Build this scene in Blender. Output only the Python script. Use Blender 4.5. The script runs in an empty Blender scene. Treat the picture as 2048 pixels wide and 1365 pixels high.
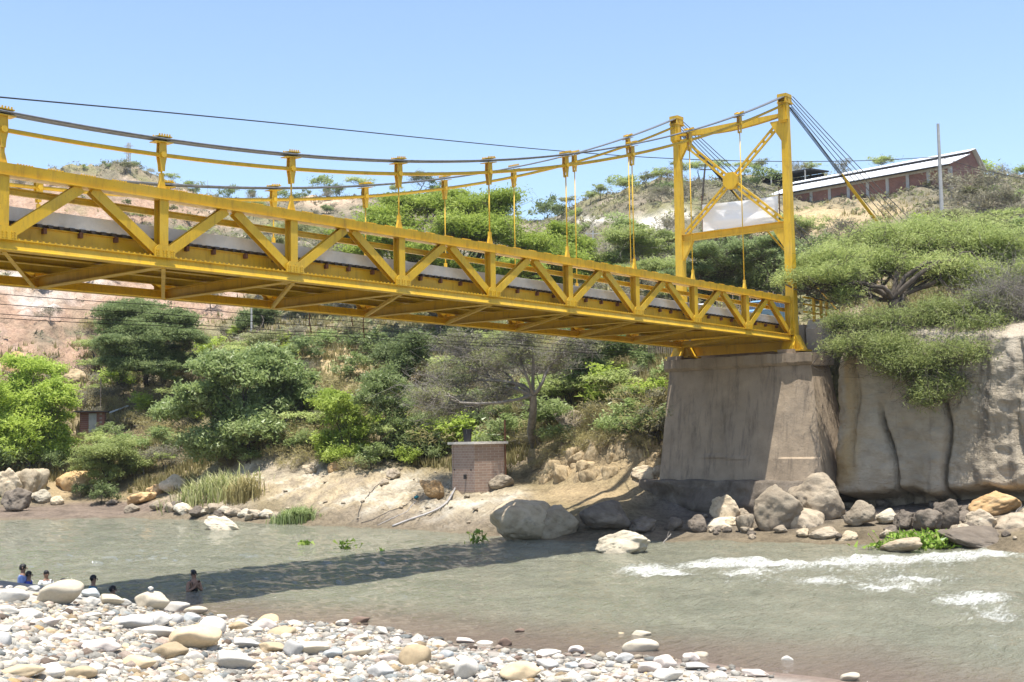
import bpy, bmesh, math, random
import numpy as np
from mathutils import Vector, Matrix

SC = bpy.context.scene
COL = SC.collection
R = math.radians
rng = np.random.default_rng(7)
random.seed(7)

# ------------------------------------------------------------------ camera
CAM = np.array([-15.05, -28.19, 4.5])
YAW, PIT, ROL, FPX = 0.69262, 0.0769, -0.01684, 2502.07
fw = np.array([math.cos(YAW)*math.cos(PIT), math.sin(YAW)*math.cos(PIT), math.sin(PIT)])
r_ = np.array([math.sin(YAW), -math.cos(YAW), 0.0])
u_ = np.cross(r_, fw)
rt = math.cos(ROL)*r_ + math.sin(ROL)*u_
up = -math.sin(ROL)*r_ + math.cos(ROL)*u_
cd = bpy.data.cameras.new('camera')
cd.sensor_width = 36.0
cd.lens = FPX/2048*36.0
cd.clip_start = 0.1
cd.clip_end = 9000
co = bpy.data.objects.new('camera', cd)
COL.objects.link(co)
co.matrix_world = Matrix(((rt[0], up[0], -fw[0], CAM[0]), (rt[1], up[1], -fw[1], CAM[1]),
                          (rt[2], up[2], -fw[2], CAM[2]), (0, 0, 0, 1)))
SC.camera = co

# ------------------------------------------------------------------ sky and sun
SUN = Vector((-0.13, -0.13, 1.0)).normalized()
elev = math.asin(SUN.z)
w = bpy.data.worlds.new('World')
SC.world = w
w.use_nodes = True
nt = w.node_tree
nt.nodes.clear()
sky = nt.nodes.new('ShaderNodeTexSky')
sky.sky_type = 'NISHITA'
sky.sun_disc = False
sky.sun_elevation = elev
sky.sun_rotation = math.atan2(SUN.x, SUN.y)
sky.altitude = 500
sky.air_density = 1.0
sky.dust_density = 1.6
sky.ozone_density = 1.6
bg = nt.nodes.new('ShaderNodeBackground')
bg.inputs['Strength'].default_value = 0.137
wo = nt.nodes.new('ShaderNodeOutputWorld')
nt.links.new(sky.outputs[0], bg.inputs[0])
nt.links.new(bg.outputs[0], wo.inputs[0])
sl = bpy.data.lights.new('sun', 'SUN')
sl.energy = 4.6
sl.angle = R(0.55)
sl.color = (1.0, 0.955, 0.88)
so = bpy.data.objects.new('sun', sl)
COL.objects.link(so)
so.rotation_euler = SUN.to_track_quat('Z', 'Y').to_euler()
so.location = (0, 0, 60)
SC.view_settings.view_transform = 'Standard'
SC.view_settings.look = 'None'
SC.view_settings.gamma = 1.0
SC.view_settings.use_curve_mapping = False
SC.view_settings.exposure = 0.93

# ------------------------------------------------------------------ pixel helpers (survey of the place)
def ray(x, y):
    return fw*FPX + rt*(x-1024) - up*(y-682.5)
def at(x, y, D):
    d = ray(x, y)
    return CAM + d*(D/math.hypot(d[0], d[1]))
def atz(x, y, z=0.0):
    d = ray(x, y)
    return CAM + d*((z-CAM[2])/d[2])
def px_of(P):
    P = np.atleast_2d(P) - CAM
    zc = P@fw
    return np.stack([1024+FPX*(P@rt)/zc, 682.5-FPX*(P@up)/zc], 1)
def ucol(x, y):
    """picture column of a ground direction"""
    dx, dy = x-CAM[0], y-CAM[1]
    f = dx*math.cos(YAW)+dy*math.sin(YAW)
    s = dx*math.sin(YAW)-dy*math.cos(YAW)
    return 1024 + FPX*s/np.maximum(f, 1e-3)

# ------------------------------------------------------------------ noise
def _h(ix, iy, iz, seed):
    n = (ix*374761393 + iy*668265263 + iz*2147483647 + seed*1274126177) & 0xffffffff
    n = ((n ^ (n >> 13))*1274126177) & 0xffffffff
    n = ((n ^ (n >> 16))*2246822519) & 0xffffffff
    return ((n ^ (n >> 15)) & 0xffffff)/float(0xffffff)
def vn(x, y, z=None, seed=0):
    x = np.asarray(x, float); y = np.asarray(y, float)
    z = np.zeros_like(x) if z is None else np.asarray(z, float)
    xi, yi, zi = np.floor(x).astype(np.int64), np.floor(y).astype(np.int64), np.floor(z).astype(np.int64)
    a, b, c = x-xi, y-yi, z-zi
    a, b, c = a*a*(3-2*a), b*b*(3-2*b), c*c*(3-2*c)
    o = 0
    for i in (0, 1):
        for j in (0, 1):
            for k in (0, 1):
                o = o + _h(xi+i, yi+j, zi+k, seed)*(a if i else 1-a)*(b if j else 1-b)*(c if k else 1-c)
    return o*2-1
def fbm(x, y, z=None, oct=4, seed=0, gain=.5):
    o = 0; a = 1; f = 1; t = 0
    for i in range(oct):
        o = o + a*vn(np.asarray(x)*f+i*17.3, np.asarray(y)*f-i*9.1, None if z is None else np.asarray(z)*f, seed+i)
        t += a; a *= gain; f *= 2.03
    return o/t
def sstep(a, b, x):
    t = np.clip((x-a)/(b-a), 0, 1)
    return t*t*(3-2*t)

# ------------------------------------------------------------------ objects
def tag(o, label=None, cat=None, group=None, kind=None):
    if label: o['label'] = label
    if cat: o['category'] = cat
    if group: o['group'] = group
    if kind: o['kind'] = kind
    return o
def np_mesh(name, V, F, smooth=False, attrs=None):
    """V (n,3); F (m,k) equal-sized faces, or a list of such arrays"""
    me = bpy.data.meshes.new(name)
    V = np.asarray(V, np.float32)
    Fs = F if isinstance(F, list) else [F]
    Fs = [np.asarray(f, np.int32) for f in Fs if len(f)]
    loops = np.concatenate([f.ravel() for f in Fs])
    tot = np.concatenate([np.full(len(f), f.shape[1], np.int32) for f in Fs])
    start = np.concatenate([[0], np.cumsum(tot)[:-1]]).astype(np.int32)
    me.vertices.add(len(V)); me.vertices.foreach_set('co', V.ravel())
    me.loops.add(len(loops)); me.loops.foreach_set('vertex_index', loops)
    me.polygons.add(len(tot)); me.polygons.foreach_set('loop_start', start)
    me.polygons.foreach_set('loop_total', tot)
    me.polygons.foreach_set('use_smooth', np.full(len(tot), bool(smooth)))
    if attrs:
        for k, a in attrs.items():
            a = np.asarray(a, np.float32)
            if a.ndim == 1:
                at_ = me.attributes.new(k, 'FLOAT', 'POINT'); at_.data.foreach_set('value', a)
            else:
                at_ = me.attributes.new(k, 'FLOAT_COLOR', 'POINT')
                at_.data.foreach_set('color', np.concatenate([a, np.ones((len(a), 1), np.float32)], 1).ravel())
    me.update()
    me.validate()
    return me
def link(name, me, mat=None, parent=None, loc=None):
    o = bpy.data.objects.new(name, me)
    COL.objects.link(o)
    if mat and me and not me.materials: me.materials.append(mat)
    if parent: o.parent = parent
    if loc is not None: o.location = loc
    return o
def thing(name, label, cat, loc=(0, 0, 0), group=None):
    o = bpy.data.objects.new(name, None)
    o.empty_display_size = .2
    COL.objects.link(o)
    o.location = tuple(float(v) for v in loc)
    return tag(o, label, cat, group)
def copy_tree(o, parent=None):
    c = o.copy(); COL.objects.link(c); c.parent = parent
    for ch in list(o.children): copy_tree(ch, c)
    return c

class MB:
    """collects faces of one part"""
    def __init__(s): s.v = []; s.f = {}; s.n = 0
    def add(s, V, F):
        V = np.asarray(V, float)
        s.v.append(V)
        for f in F:
            s.f.setdefault(len(f), []).append([i+s.n for i in f])
        s.n += len(V)
        return s
    def loft(s, rings, closed=True, caps=True):
        k = len(rings[0]); V = np.concatenate(rings); F = []
        for i in range(len(rings)-1):
            for j in range(k if closed else k-1):
                a, b = i*k+j, i*k+(j+1) % k
                F.append((a, b, b+k, a+k))
        if caps and closed:
            F.append(tuple(range(k-1, -1, -1)))
            F.append(tuple(range((len(rings)-1)*k, len(rings)*k)))
        return s.add(V, F)
    def sweep(s, path, prof, upv=(0, 0, 1), caps=True, scale=None):
        """prof: list of (side, up) offsets, swept along path"""
        P = np.asarray(path, float); rings = []
        for i in range(len(P)):
            t = P[min(i+1, len(P)-1)]-P[max(i-1, 0)]
            t = t/np.linalg.norm(t)
            sd = np.cross(t, np.asarray(upv, float)); sd /= np.linalg.norm(sd)
            uu = np.cross(sd, t)
            k = 1 if scale is None else scale[i]
            rings.append(np.array([P[i]+sd*a*k+uu*b*k for a, b in prof]))
        return s.loft(rings, True, caps)
    def box(s, a, b):
        x0, y0, z0 = a; x1, y1, z1 = b
        V = [(x0, y0, z0), (x1, y0, z0), (x1, y1, z0), (x0, y1, z0), (x0, y0, z1), (x1, y0, z1), (x1, y1, z1), (x0, y1, z1)]
        return s.add(V, [(3, 2, 1, 0), (4, 5, 6, 7), (0, 1, 5, 4), (1, 2, 6, 5), (2, 3, 7, 6), (3, 0, 4, 7)])
    def bar(s, p0, p1, wd, ht, upv=(0, 0, 1)):
        a, b = wd/2, ht/2
        return s.sweep([p0, p1], [(-a, -b), (a, -b), (a, b), (-a, b)], upv)
    def ibeam(s, p0, p1, wd, ht, tf=.02, tw=.014, upv=(0, 0, 1)):
        a, b, c = wd/2, ht/2, tw/2
        pr = [(-a, -b), (a, -b), (a, -b+tf), (c, -b+tf), (c, b-tf), (a, b-tf), (a, b), (-a, b), (-a, b-tf), (-c, b-tf), (-c, -b+tf), (-a, -b+tf)]
        k = len(pr)
        P = [np.asarray(p0, float), np.asarray(p1, float)]
        t = P[1]-P[0]; t /= np.linalg.norm(t)
        sd = np.cross(t, np.asarray(upv, float)); sd /= np.linalg.norm(sd); uu = np.cross(sd, t)
        V = [p+sd*x+uu*y for p in P for x, y in pr]
        F = [(i, (i+1) % k, (i+1) % k+k, i+k) for i in range(k)]
        for o_, rev in ((0, True), (k, False)):
            for q in ((0, 1, 2, 11), (11, 2, 3, 10), (10, 3, 4, 9), (9, 4, 5, 8), (8, 5, 6, 7)):
                q = tuple(i+o_ for i in q)
                F.append(q[::-1] if rev else q)
        return s.add(V, F)
    def tube(s, path, rad, n=8, caps=True):
        P = np.asarray(path, float); rad = np.broadcast_to(np.asarray(rad, float), (len(P),))
        rings = []
        ref = None
        for i in range(len(P)):
            t = P[min(i+1, len(P)-1)]-P[max(i-1, 0)]
            t = t/(np.linalg.norm(t)+1e-12)
            if ref is None:
                ref = np.array([0, 0, 1.0]) if abs(t[2]) < .9 else np.array([1.0, 0, 0])
            a = np.cross(t, ref); a /= np.linalg.norm(a)+1e-12
            b = np.cross(t, a); ref = np.cross(a, t)
            th = np.arange(n)*2*math.pi/n
            rings.append(P[i]+rad[i]*(np.cos(th)[:, None]*a+np.sin(th)[:, None]*b))
        return s.loft(rings, True, caps)
    def mesh(s, name, smooth=False, off=None):
        V = np.concatenate(s.v)
        if off is not None: V = V-np.asarray(off, float)
        me = np_mesh(name, V, [np.array(f) for f in s.f.values()], smooth)
        bm = bmesh.new(); bm.from_mesh(me); bmesh.ops.recalc_face_normals(bm, faces=bm.faces); bm.to_mesh(me); bm.free()
        return me
    def build(s, name, mat, parent=None, smooth=False, off=None, loc=None):
        """off: world position of the parent's origin"""
        return link(name, s.mesh(name, smooth, off), mat, parent, loc)

# ------------------------------------------------------------------ materials
def newmat(name):
    m = bpy.data.materials.new(name); m.use_nodes = True
    n = m.node_tree.nodes; n.clear()
    out = n.new('ShaderNodeOutputMaterial')
    return m, n, m.node_tree.links, out
def ramp(n, l, fac, stops, interp='LINEAR'):
    r = n.new('ShaderNodeValToRGB'); r.color_ramp.interpolation = interp
    e = r.color_ramp.elements
    while len(e) < len(stops): e.new(.5)
    for i, (p, c) in enumerate(stops):
        e[i].position = p
        e[i].color = (c[0], c[1], c[2], 1) if not isinstance(c, (int, float)) else (c, c, c, 1)
    l.new(fac, r.inputs[0])
    return r.outputs[0]
def noise(n, l, scale, detail=5, rough=.55, vec=None, dist=0):
    t = n.new('ShaderNodeTexNoise')
    t.inputs['Scale'].default_value = scale; t.inputs['Detail'].default_value = detail
    t.inputs['Roughness'].default_value = rough; t.inputs['Distortion'].default_value = dist
    if vec is not None: l.new(vec, t.inputs['Vector'])
    return t.outputs['Fac']
def objvec(n, l, scale=(1, 1, 1), which='Object'):
    t = n.new('ShaderNodeTexCoord'); m = n.new('ShaderNodeMapping')
    m.inputs['Scale'].default_value = scale
    l.new(t.outputs[which], m.inputs[0])
    return m.outputs[0]
def mixc(n, l, fac, a, b, mode='MIX'):
    x = n.new('ShaderNodeMix'); x.data_type = 'RGBA'; x.blend_type = mode
    for s, v in ((0, fac), (6, a), (7, b)):
        if isinstance(v, (int, float)): x.inputs[s].default_value = v
        elif isinstance(v, tuple): x.inputs[s].default_value = (v[0], v[1], v[2], 1)
        else: l.new(v, x.inputs[s])
    return x.outputs[2]
def bump(n, l, h, strength, dist):
    b = n.new('ShaderNodeBump'); b.inputs['Strength'].default_value = strength; b.inputs['Distance'].default_value = dist
    l.new(h, b.inputs['Height'])
    return b.outputs[0]
def simple(name, c, rough=.6, var=.18, scale=2.0, bs=0.0, bd=.02, metal=0.0, spec=.4, sv=(1, 1, 1), c2=None, fine=8.0):
    m, n, l, out = newmat(name)
    v = objvec(n, l, sv)
    f = noise(n, l, scale, 6, .6, v)
    c2 = c2 or tuple(x*(1-2*var) for x in c)
    hi = tuple(min(1, x*(1+var)) for x in c)
    col = ramp(n, l, f, [(.25, c2), (.5, c), (.75, hi)])
    p = n.new('ShaderNodeBsdfPrincipled')
    l.new(col, p.inputs['Base Color'])
    p.inputs['Roughness'].default_value = rough; p.inputs['Metallic'].default_value = metal
    p.inputs['Specular IOR Level'].default_value = spec
    if bs:
        l.new(bump(n, l, noise(n, l, scale*fine, 6, .65, v), bs, bd), p.inputs['Normal'])
    l.new(p.outputs[0], out.inputs[0])
    return m

def mat_paint():
    m, n, l, out = newmat('yellow_paint')
    v = objvec(n, l, (1, 1, 1)); vs = objvec(n, l, (2.2, 2.2, .35))
    f = noise(n, l, 1.3, 6, .6, v)
    col = ramp(n, l, f, [(.25, (.52, .305, .010)), (.5, (.62, .375, .013)), (.8, (.68, .42, .02))])
    st = noise(n, l, 3.0, 7, .7, vs)
    col = mixc(n, l, ramp(n, l, st, [(.50, 0), (.74, .62)]), col, (.26, .15, .035))
    col = mixc(n, l, ramp(n, l, noise(n, l, .6, 5, .6, v), [(.5, 0), (.7, .35)]), col, (.62, .45, .10))
    sp = noise(n, l, 26, 3, .6, v)
    col = mixc(n, l, ramp(n, l, sp, [(.635, 0), (.72, .65)]), col, (.17, .075, .03))
    p = n.new('ShaderNodeBsdfPrincipled')
    l.new(col, p.inputs['Base Color'])
    l.new(ramp(n, l, st, [(.3, .38), (.75, .68)]), p.inputs['Roughness'])
    p.inputs['Specular IOR Level'].default_value = .45
    l.new(bump(n, l, noise(n, l, 14, 4, .6, v), .12, .01), p.inputs['Normal'])
    l.new(p.outputs[0], out.inputs[0])
    return m
YEL = mat_paint()
STEEL = simple('dark_cable_steel', (.15, .155, .16), .5, .25, 6, metal=.4)
RUST = simple('rusty_iron', (.16, .07, .035), .85, .35, 9, bs=.3)
GALV = simple('galvanised_pan', (.065, .05, .038), .6, .3, 5)
WIRE = simple('black_wire', (.02, .02, .02), .6, .1)

def mat_concrete(name, c, streak=.5, dark=(.13, .11, .09), sz=(1.4, 1.4, .16), patch=(.42, .33, .24)):
    m, n, l, out = newmat(name)
    v = objvec(n, l); vs = objvec(n, l, sz)
    col = ramp(n, l, noise(n, l, .9, 7, .62, v), [(.28, tuple(x*.72 for x in c)), (.55, c), (.8, tuple(min(1, x*1.22) for x in c))])
    col = mixc(n, l, ramp(n, l, noise(n, l, .35, 4, .6, v, .6), [(.5, 0), (.62, .5)]), col, patch)
    s = noise(n, l, 1.5, 8, .68, vs, .3)
    col = mixc(n, l, ramp(n, l, s, [(.5, 0), (.72, streak)]), col, dark)
    g = noise(n, l, 18, 5, .7, v)
    col = mixc(n, l, ramp(n, l, g, [(.55, 0), (.8, .35)]), col, dark)
    p = n.new('ShaderNodeBsdfPrincipled')
    l.new(col, p.inputs['Base Color'])
    p.inputs['Roughness'].default_value = .9; p.inputs['Specular IOR Level'].default_value = .2
    l.new(bump(n, l, noise(n, l, 7, 8, .7, v), .5, .05), p.inputs['Normal'])
    l.new(p.outputs[0], out.inputs[0])
    return m
CONC = mat_concrete('deck_concrete', (.68, .63, .55), .2, (.45, .41, .35), (2, 2, .4), (.70, .65, .56))
PIERM = mat_concrete('pier_concrete', (.35, .275, .195), .7, (.085, .072, .06), (1.6, 1.6, .10), patch=(.34, .275, .205))

def mat_attr(name, rough=.95, bumpd=.12, bscale=2.2, contrast=.45, fine=9.0, spec=.15):
    """ground whose kind (clay, rock, mud, dry grass) is stored per vertex"""
    m, n, l, out = newmat(name)
    a = n.new('ShaderNodeAttribute'); a.attribute_name = 'ground'
    v = objvec(n, l)
    f = noise(n, l, bscale, 8, .68, v)
    f2 = noise(n, l, fine, 6, .7, v)
    k = ramp(n, l, f, [(.3, 1-contrast), (.5, 1.0), (.72, 1+contrast*.6)])
    k2 = ramp(n, l, f2, [(.32, 1-contrast*.8), (.5, 1.0), (.7, 1+contrast*.5)])
    col = mixc(n, l, 1.0, a.outputs['Color'], k, 'MULTIPLY')
    col = mixc(n, l, 1.0, col, k2, 'MULTIPLY')
    p = n.new('ShaderNodeBsdfPrincipled')
    l.new(col, p.inputs['Base Color']); p.inputs['Roughness'].default_value = rough
    p.inputs['Specular IOR Level'].default_value = spec
    ad = n.new('ShaderNodeMath'); ad.operation = 'ADD'
    l.new(f, ad.inputs[0]); 
    ml = n.new('ShaderNodeMath'); ml.operation = 'MULTIPLY'; ml.inputs[1].default_value = .35
    l.new(f2, ml.inputs[0]); l.new(ml.outputs[0], ad.inputs[1])
    l.new(bump(n, l, ad.outputs[0], .9, bumpd), p.inputs['Normal'])
    l.new(p.outputs[0], out.inputs[0])
    return m
GROUND = mat_attr('hillside_ground', bumpd=.5, bscale=.9, fine=5.0)
BAR = mat_attr('gravel_bar_ground', bumpd=.03, bscale=6, contrast=.3, fine=30)

def mat_rock(name, stops, rough=.85, scale=1.2, bd=.08, stain=(.08, .075, .07), sf=.45, rand=.25):
    m, n, l, out = newmat(name)
    v = objvec(n, l)
    oi = n.new('ShaderNodeObjectInfo')
    f = noise(n, l, scale, 8, .65, v, .4)
    col = ramp(n, l, f, stops)
    col = mixc(n, l, ramp(n, l, noise(n, l, scale*2.7, 6, .7, v), [(.54, 0), (.72, sf)]), col, stain)
    k = n.new('ShaderNodeMapRange'); k.inputs[3].default_value = 1-rand; k.inputs[4].default_value = 1+rand
    l.new(oi.outputs['Random'], k.inputs[0])
    hs = n.new('ShaderNodeHueSaturation'); l.new(k.outputs[0], hs.inputs['Value']); l.new(col, hs.inputs['Color'])
    p = n.new('ShaderNodeBsdfPrincipled')
    l.new(hs.outputs[0], p.inputs['Base Color']); p.inputs['Roughness'].default_value = rough
    p.inputs['Specular IOR Level'].default_value = .25
    l.new(bump(n, l, noise(n, l, scale*5, 9, .7, v), .7, bd), p.inputs['Normal'])
    l.new(p.outputs[0], out.inputs[0])
    return m
ROCK = {
 'tan': mat_rock('tan_boulder', [(.3, (.32, .25, .16)), (.52, (.47, .385, .265)), (.75, (.58, .50, .37))]),
 'grey': mat_rock('grey_boulder', [(.3, (.22, .175, .125)), (.52, (.35, .29, .21)), (.75, (.46, .395, .30))]),
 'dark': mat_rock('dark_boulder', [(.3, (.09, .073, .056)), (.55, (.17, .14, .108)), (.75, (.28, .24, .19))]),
 'orange': mat_rock('orange_boulder', [(.3, (.33, .20, .09)), (.52, (.47, .31, .15)), (.75, (.55, .42, .26))], sf=.2),
 'pale': mat_rock('pale_boulder', [(.3, (.33, .28, .20)), (.52, (.46, .41, .31)), (.75, (.55, .50, .41))], sf=.25),
 'sand': mat_rock('sandy_bank_rock', [(.3, (.24, .175, .095)), (.52, (.36, .275, .16)), (.75, (.45, .365, .235))], sf=.35),
}
def mat_stone(name, c, var=.16):
    return mat_rock(name, [(.3, tuple(x*(1-var) for x in c)), (.55, c), (.75, tuple(min(.85, x*(1+var*.6)) for x in c))], .75, 5, .012,
                    tuple(x*.55 for x in c), .22, .18)
STONE = {'white': mat_stone('white_stone', (.57, .535, .465)), 'cream': mat_stone('cream_stone', (.52, .455, .345)),
         'tan': mat_stone('tan_stone', (.42, .325, .20)), 'grey': mat_stone('grey_stone', (.44, .43, .40)),
         'pink': mat_stone('pink_stone', (.56, .49, .43)), 'orange': mat_stone('orange_stone', (.52, .41, .26)),
         'brown': mat_stone('brown_stone', (.20, .14, .105)), 'blue': mat_stone('bluegrey_stone', (.38, .40, .395))}

def mat_leaf(name, dark, mid, light, trans=.35, rough=.55):
    m, n, l, out = newmat(name)
    a = n.new('ShaderNodeAttribute'); a.attribute_name = 'lv'
    oi = n.new('ShaderNodeObjectInfo')
    col = ramp(n, l, a.outputs['Fac'], [(.05, dark), (.5, mid), (.95, light)])
    hs = n.new('ShaderNodeHueSaturation')
    k = n.new('ShaderNodeMapRange'); k.inputs[3].default_value = .8; k.inputs[4].default_value = 1.2
    l.new(oi.outputs['Random'], k.inputs[0]); l.new(k.outputs[0], hs.inputs['Value']); l.new(col, hs.inputs['Color'])
    p = n.new('ShaderNodeBsdfPrincipled'); l.new(hs.outputs[0], p.inputs['Base Color'])
    p.inputs['Roughness'].default_value = rough; p.inputs['Specular IOR Level'].default_value = .25
    t = n.new('ShaderNodeBsdfTranslucent'); l.new(hs.outputs[0], t.inputs[0])
    mx = n.new('ShaderNodeMixShader'); mx.inputs[0].default_value = trans
    l.new(p.outputs[0], mx.inputs[1]); l.new(t.outputs[0], mx.inputs[2]); l.new(mx.outputs[0], out.inputs[0])
    return m
LEAF = {
 'bright': mat_leaf('bright_leaves', (.20, .28, .04), (.34, .43, .075), (.48, .56, .14), .5),
 'acacia': mat_leaf('acacia_leaves', (.19, .235, .07), (.335, .395, .13), (.48, .52, .21), .5),
 'dark': mat_leaf('dark_leaves', (.11, .15, .055), (.195, .25, .095), (.31, .365, .16), .5),
 'bush': mat_leaf('bush_leaves', (.155, .205, .068), (.28, .35, .125), (.45, .51, .26), .5, .36),
 'olive': mat_leaf('olive_leaves', (.16, .175, .075), (.28, .295, .13), (.42, .43, .22), .5),
 'greyscrub': mat_leaf('grey_scrub_leaves', (.15, .14, .09), (.25, .235, .155), (.36, .34, .24), .4, .8),
 'dry': mat_leaf('dry_grass_blades', (.21, .18, .07), (.345, .30, .13), (.49, .43, .22), .4, .8),
 'reed': mat_leaf('reed_blades', (.17, .20, .06), (.33, .35, .14), (.55, .52, .30), .35, .7),
 'hyacinth': mat_leaf('hyacinth_leaves', (.10, .18, .02), (.19, .30, .04), (.33, .42, .10), .35, .35),
}
BARK = simple('dark_bark', (.085, .07, .055), .95, .35, 3, bs=.8, bd=.04, sv=(1, 1, .3))
BARKG = simple('grey_bark', (.24, .215, .185), .95, .3, 3, bs=.7, bd=.04, sv=(1, 1, .3))

# ================================================================== TERRAIN of the far bank
def zz(px, py, D): return at(px, py, D)[2]
# survey: column -> (distance of the waterline, [(distance, picture row)] or (distance, None, height))
PROF = {
 -900: (95, [(99, None, .3), (106, None, 1.6), (112, None, 4.5), (125, None, 10), (150, None, 20), (200, None, 38), (250, None, 52), (280, None, 56)]),
 0: (82, [(85, None, .25), (90, 1010), (93, 968), (96, 920), (102, 860), (112, 765), (122, 705), (150, 580), (190, 440), (225, 372), (245, 352), (262, 350)]),
 150: (81.5, [(85, None, .3), (89, 1012), (92, 992), (95, 945), (102, 880), (112, 800), (124, 715), (152, 600), (192, 445), (235, 350), (258, 334)]),
 250: (80, [(83, None, .3), (87, 1010), (90, 985), (94, 940), (101, 880), (112, 780), (125, 690), (150, 600), (195, 460), (245, 338), (260, 330)]),
 400: (75.5, [(77, None, .5), (83, 985), (88, 950), (94, 895), (102, 820), (112, 730), (122, 665), (145, 600), (190, 500), (235, 412), (262, 392)]),
 500: (72, [(73.5, None, .35), (78, 985), (83, 938), (87, 870), (93, 775), (99, 700), (105, 668), (115, 652), (150, 565), (200, 465), (245, 398)]),
 700: (66, [(67.5, None, .3), (72, 985), (77, 940), (81, 895), (87, 810), (93, 730), (99, 672), (105, 655), (115, 645), (145, 575), (190, 480), (240, 392)]),
 850: (62, [(63.5, None, .3), (68, 1000), (72, 962), (77, 920), (83, 850), (91, 750), (98, 678), (104, 655), (115, 640), (145, 575), (190, 480), (240, 390)]),
 950: (58.5, [(60, None, .35), (64, 1012), (68, 982), (72, 945), (78, 885), (85, 795), (92, 705), (100, 658), (115, 640), (145, 590), (190, 500), (235, 420)]),
 1080: (55, [(57, None, .4), (61, 1018), (65, 992), (68, 970), (70, 925), (72, 893), (77, 840), (85, 755), (93, 680), (100, 650), (120, 635), (150, 560), (185, 490), (225, 440)]),
 1200: (54, [(56, None, .45), (60, 1012), (64, 975), (65, 955), (67, 893), (71, 850), (79, 775), (88, 680), (98, 640), (130, 560), (160, 455), (192, 395), (205, 388)]),
 1330: (54, [(56, None, .3), (59.5, None, .5), (62, None, .9), (64.5, None, 2.2), (66.5, None, 4.6), (70, None, 7.4), (76, None, 9.4), (84, None, 10.3), (100, 610), (130, 510), (160, 405), (185, 352)]),
 1500: (53.5, [(55, None, .3), (58, None, .5), (60.5, None, .8), (64, None, 1.6), (66, None, 3.5), (68, None, 9.3), (72, None, 9.9), (88, None, 10.4), (105, 575), (130, 482), (150, 425), (175, 376), (200, 350)]),
 1660: (52.5, [(54, None, .35), (57, None, .7), (61, None, 1.0), (65.5, None, 1.6), (67.5, None, 8.6), (69, None, 9.6), (78, None, 10.6), (90, None, 12.2), (105, 570), (130, 480), (150, 418), (160, 402), (178, 378), (200, 350)]),
 1850: (51, [(52.5, None, .4), (56, None, .9), (61, None, 1.4), (63.5, None, 1.7), (65.5, None, 8.8), (67, None, 9.8), (76, None, 12.5), (95, 500), (110, 455), (140, 398), (160, 376), (200, 352)]),
 2048: (49.5, [(51, None, .4), (54, None, .9), (59, None, 1.6), (61.5, None, 1.9), (63.5, None, 8.9), (65, None, 10), (76, None, 13), (95, 510), (115, 452), (150, 390), (180, 362), (220, 352)]),
 2900: (45, [(47, None, .4), (50, None, 1), (54, None, 1.8), (57, None, 3), (59, None, 9), (61, None, 10.5), (75, None, 14), (110, None, 22), (160, None, 38), (220, None, 46)]),
}
_u = sorted(PROF)
S_GRID = np.concatenate([np.arange(-12, 30, .25), np.arange(30, 220, 1.0)])
_ZT = []
for u in _u:
    Dw, pts = PROF[u]
    s = [-12, -1.2, 0]; z = [-1.6, -.35, -.02]
    for q in pts:
        s.append(q[0]-Dw); z.append(q[2] if q[1] is None else zz(u, q[1], q[0]))
    s.append(s[-1]+60); z.append(z[-1]-3)
    _ZT.append(np.interp(S_GRID, s, z))
_ZT = np.array(_ZT); _DW = np.array([PROF[u][0] for u in _u]); _U = np.array(_u, float)
def base_height(u, D):
    u = np.clip(u, _U[0], _U[-1])
    s = D-np.interp(u, _U, _DW)
    i = np.clip(np.searchsorted(_U, u)-1, 0, len(_U)-2)
    t = (u-_U[i])/(_U[i+1]-_U[i])
    k = np.clip(np.interp(s, S_GRID, np.arange(len(S_GRID))), 0, len(S_GRID)-1.001)
    j = k.astype(int); f = k-j
    za = _ZT[i, j]*(1-f)+_ZT[i, j+1]*f
    zb = _ZT[i+1, j]*(1-f)+_ZT[i+1, j+1]*f
    return za*(1-t)+zb*t, s
def ground(x, y):
    x = np.asarray(x, float); y = np.asarray(y, float)
    D = np.hypot(x-CAM[0], y-CAM[1]); u = ucol(x, y)
    z, s = base_height(u, D)
    rock = np.exp(-((u-720)/330.0)**2)*(s < 18)          # smooth sandstone slab by the water
    amp = np.where(s < 1, .05, np.clip(.12+s*.012, 0, 1.0))*(1-.6*rock)
    road = np.exp(-((u-1540)/230.0)**2)*((s > 13) & (s < 38))
    amp = amp*(1-.9*road)
    n = fbm(x*.22, y*.22, oct=5, seed=3)+.45*fbm(x*.9, y*.9, oct=4, seed=11)
    gul = np.abs(fbm(x*.11+5, y*.11, oct=3, seed=21))      # gullies high on the slopes
    red = sstep(520, 380, u)*sstep(24, 40, s)
    z = z+amp*n-np.clip((s-40)/60, 0, 1)*1.2*(.25-gul)-red*(np.abs(fbm(x*.28, y*.28, oct=4, seed=61))-.22)*3.2
    q1 = x*math.cos(.5)+y*math.sin(.5); q2 = -x*math.sin(.5)+y*math.cos(.5)
    led = np.abs(fbm(q1*.35, q2*1.5, oct=4, seed=5))
    z = z+rock*sstep(.2, 1.2, s)*(.34*(led-.25)-.16*sstep(.09, .02, led))
    return z
def hit(px, py, D0=40., D1=330.):
    """where the sight line through a picture point meets the far bank (or the water)"""
    d = ray(px, py); d = d/math.hypot(d[0], d[1])
    Ds = np.arange(D0, D1, .25)
    P = CAM+Ds[:, None]*d
    g = np.maximum(ground(P[:, 0], P[:, 1]), 0)
    b = np.nonzero(P[:, 2] <= g)[0]
    if len(b) == 0: return None
    q = P[b[0]].copy(); q[2] = g[b[0]]
    return q
def gpoint(px, D):
    p = at(px, 800, D)
    p[2] = float(ground(p[0], p[1]))
    return p

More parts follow.
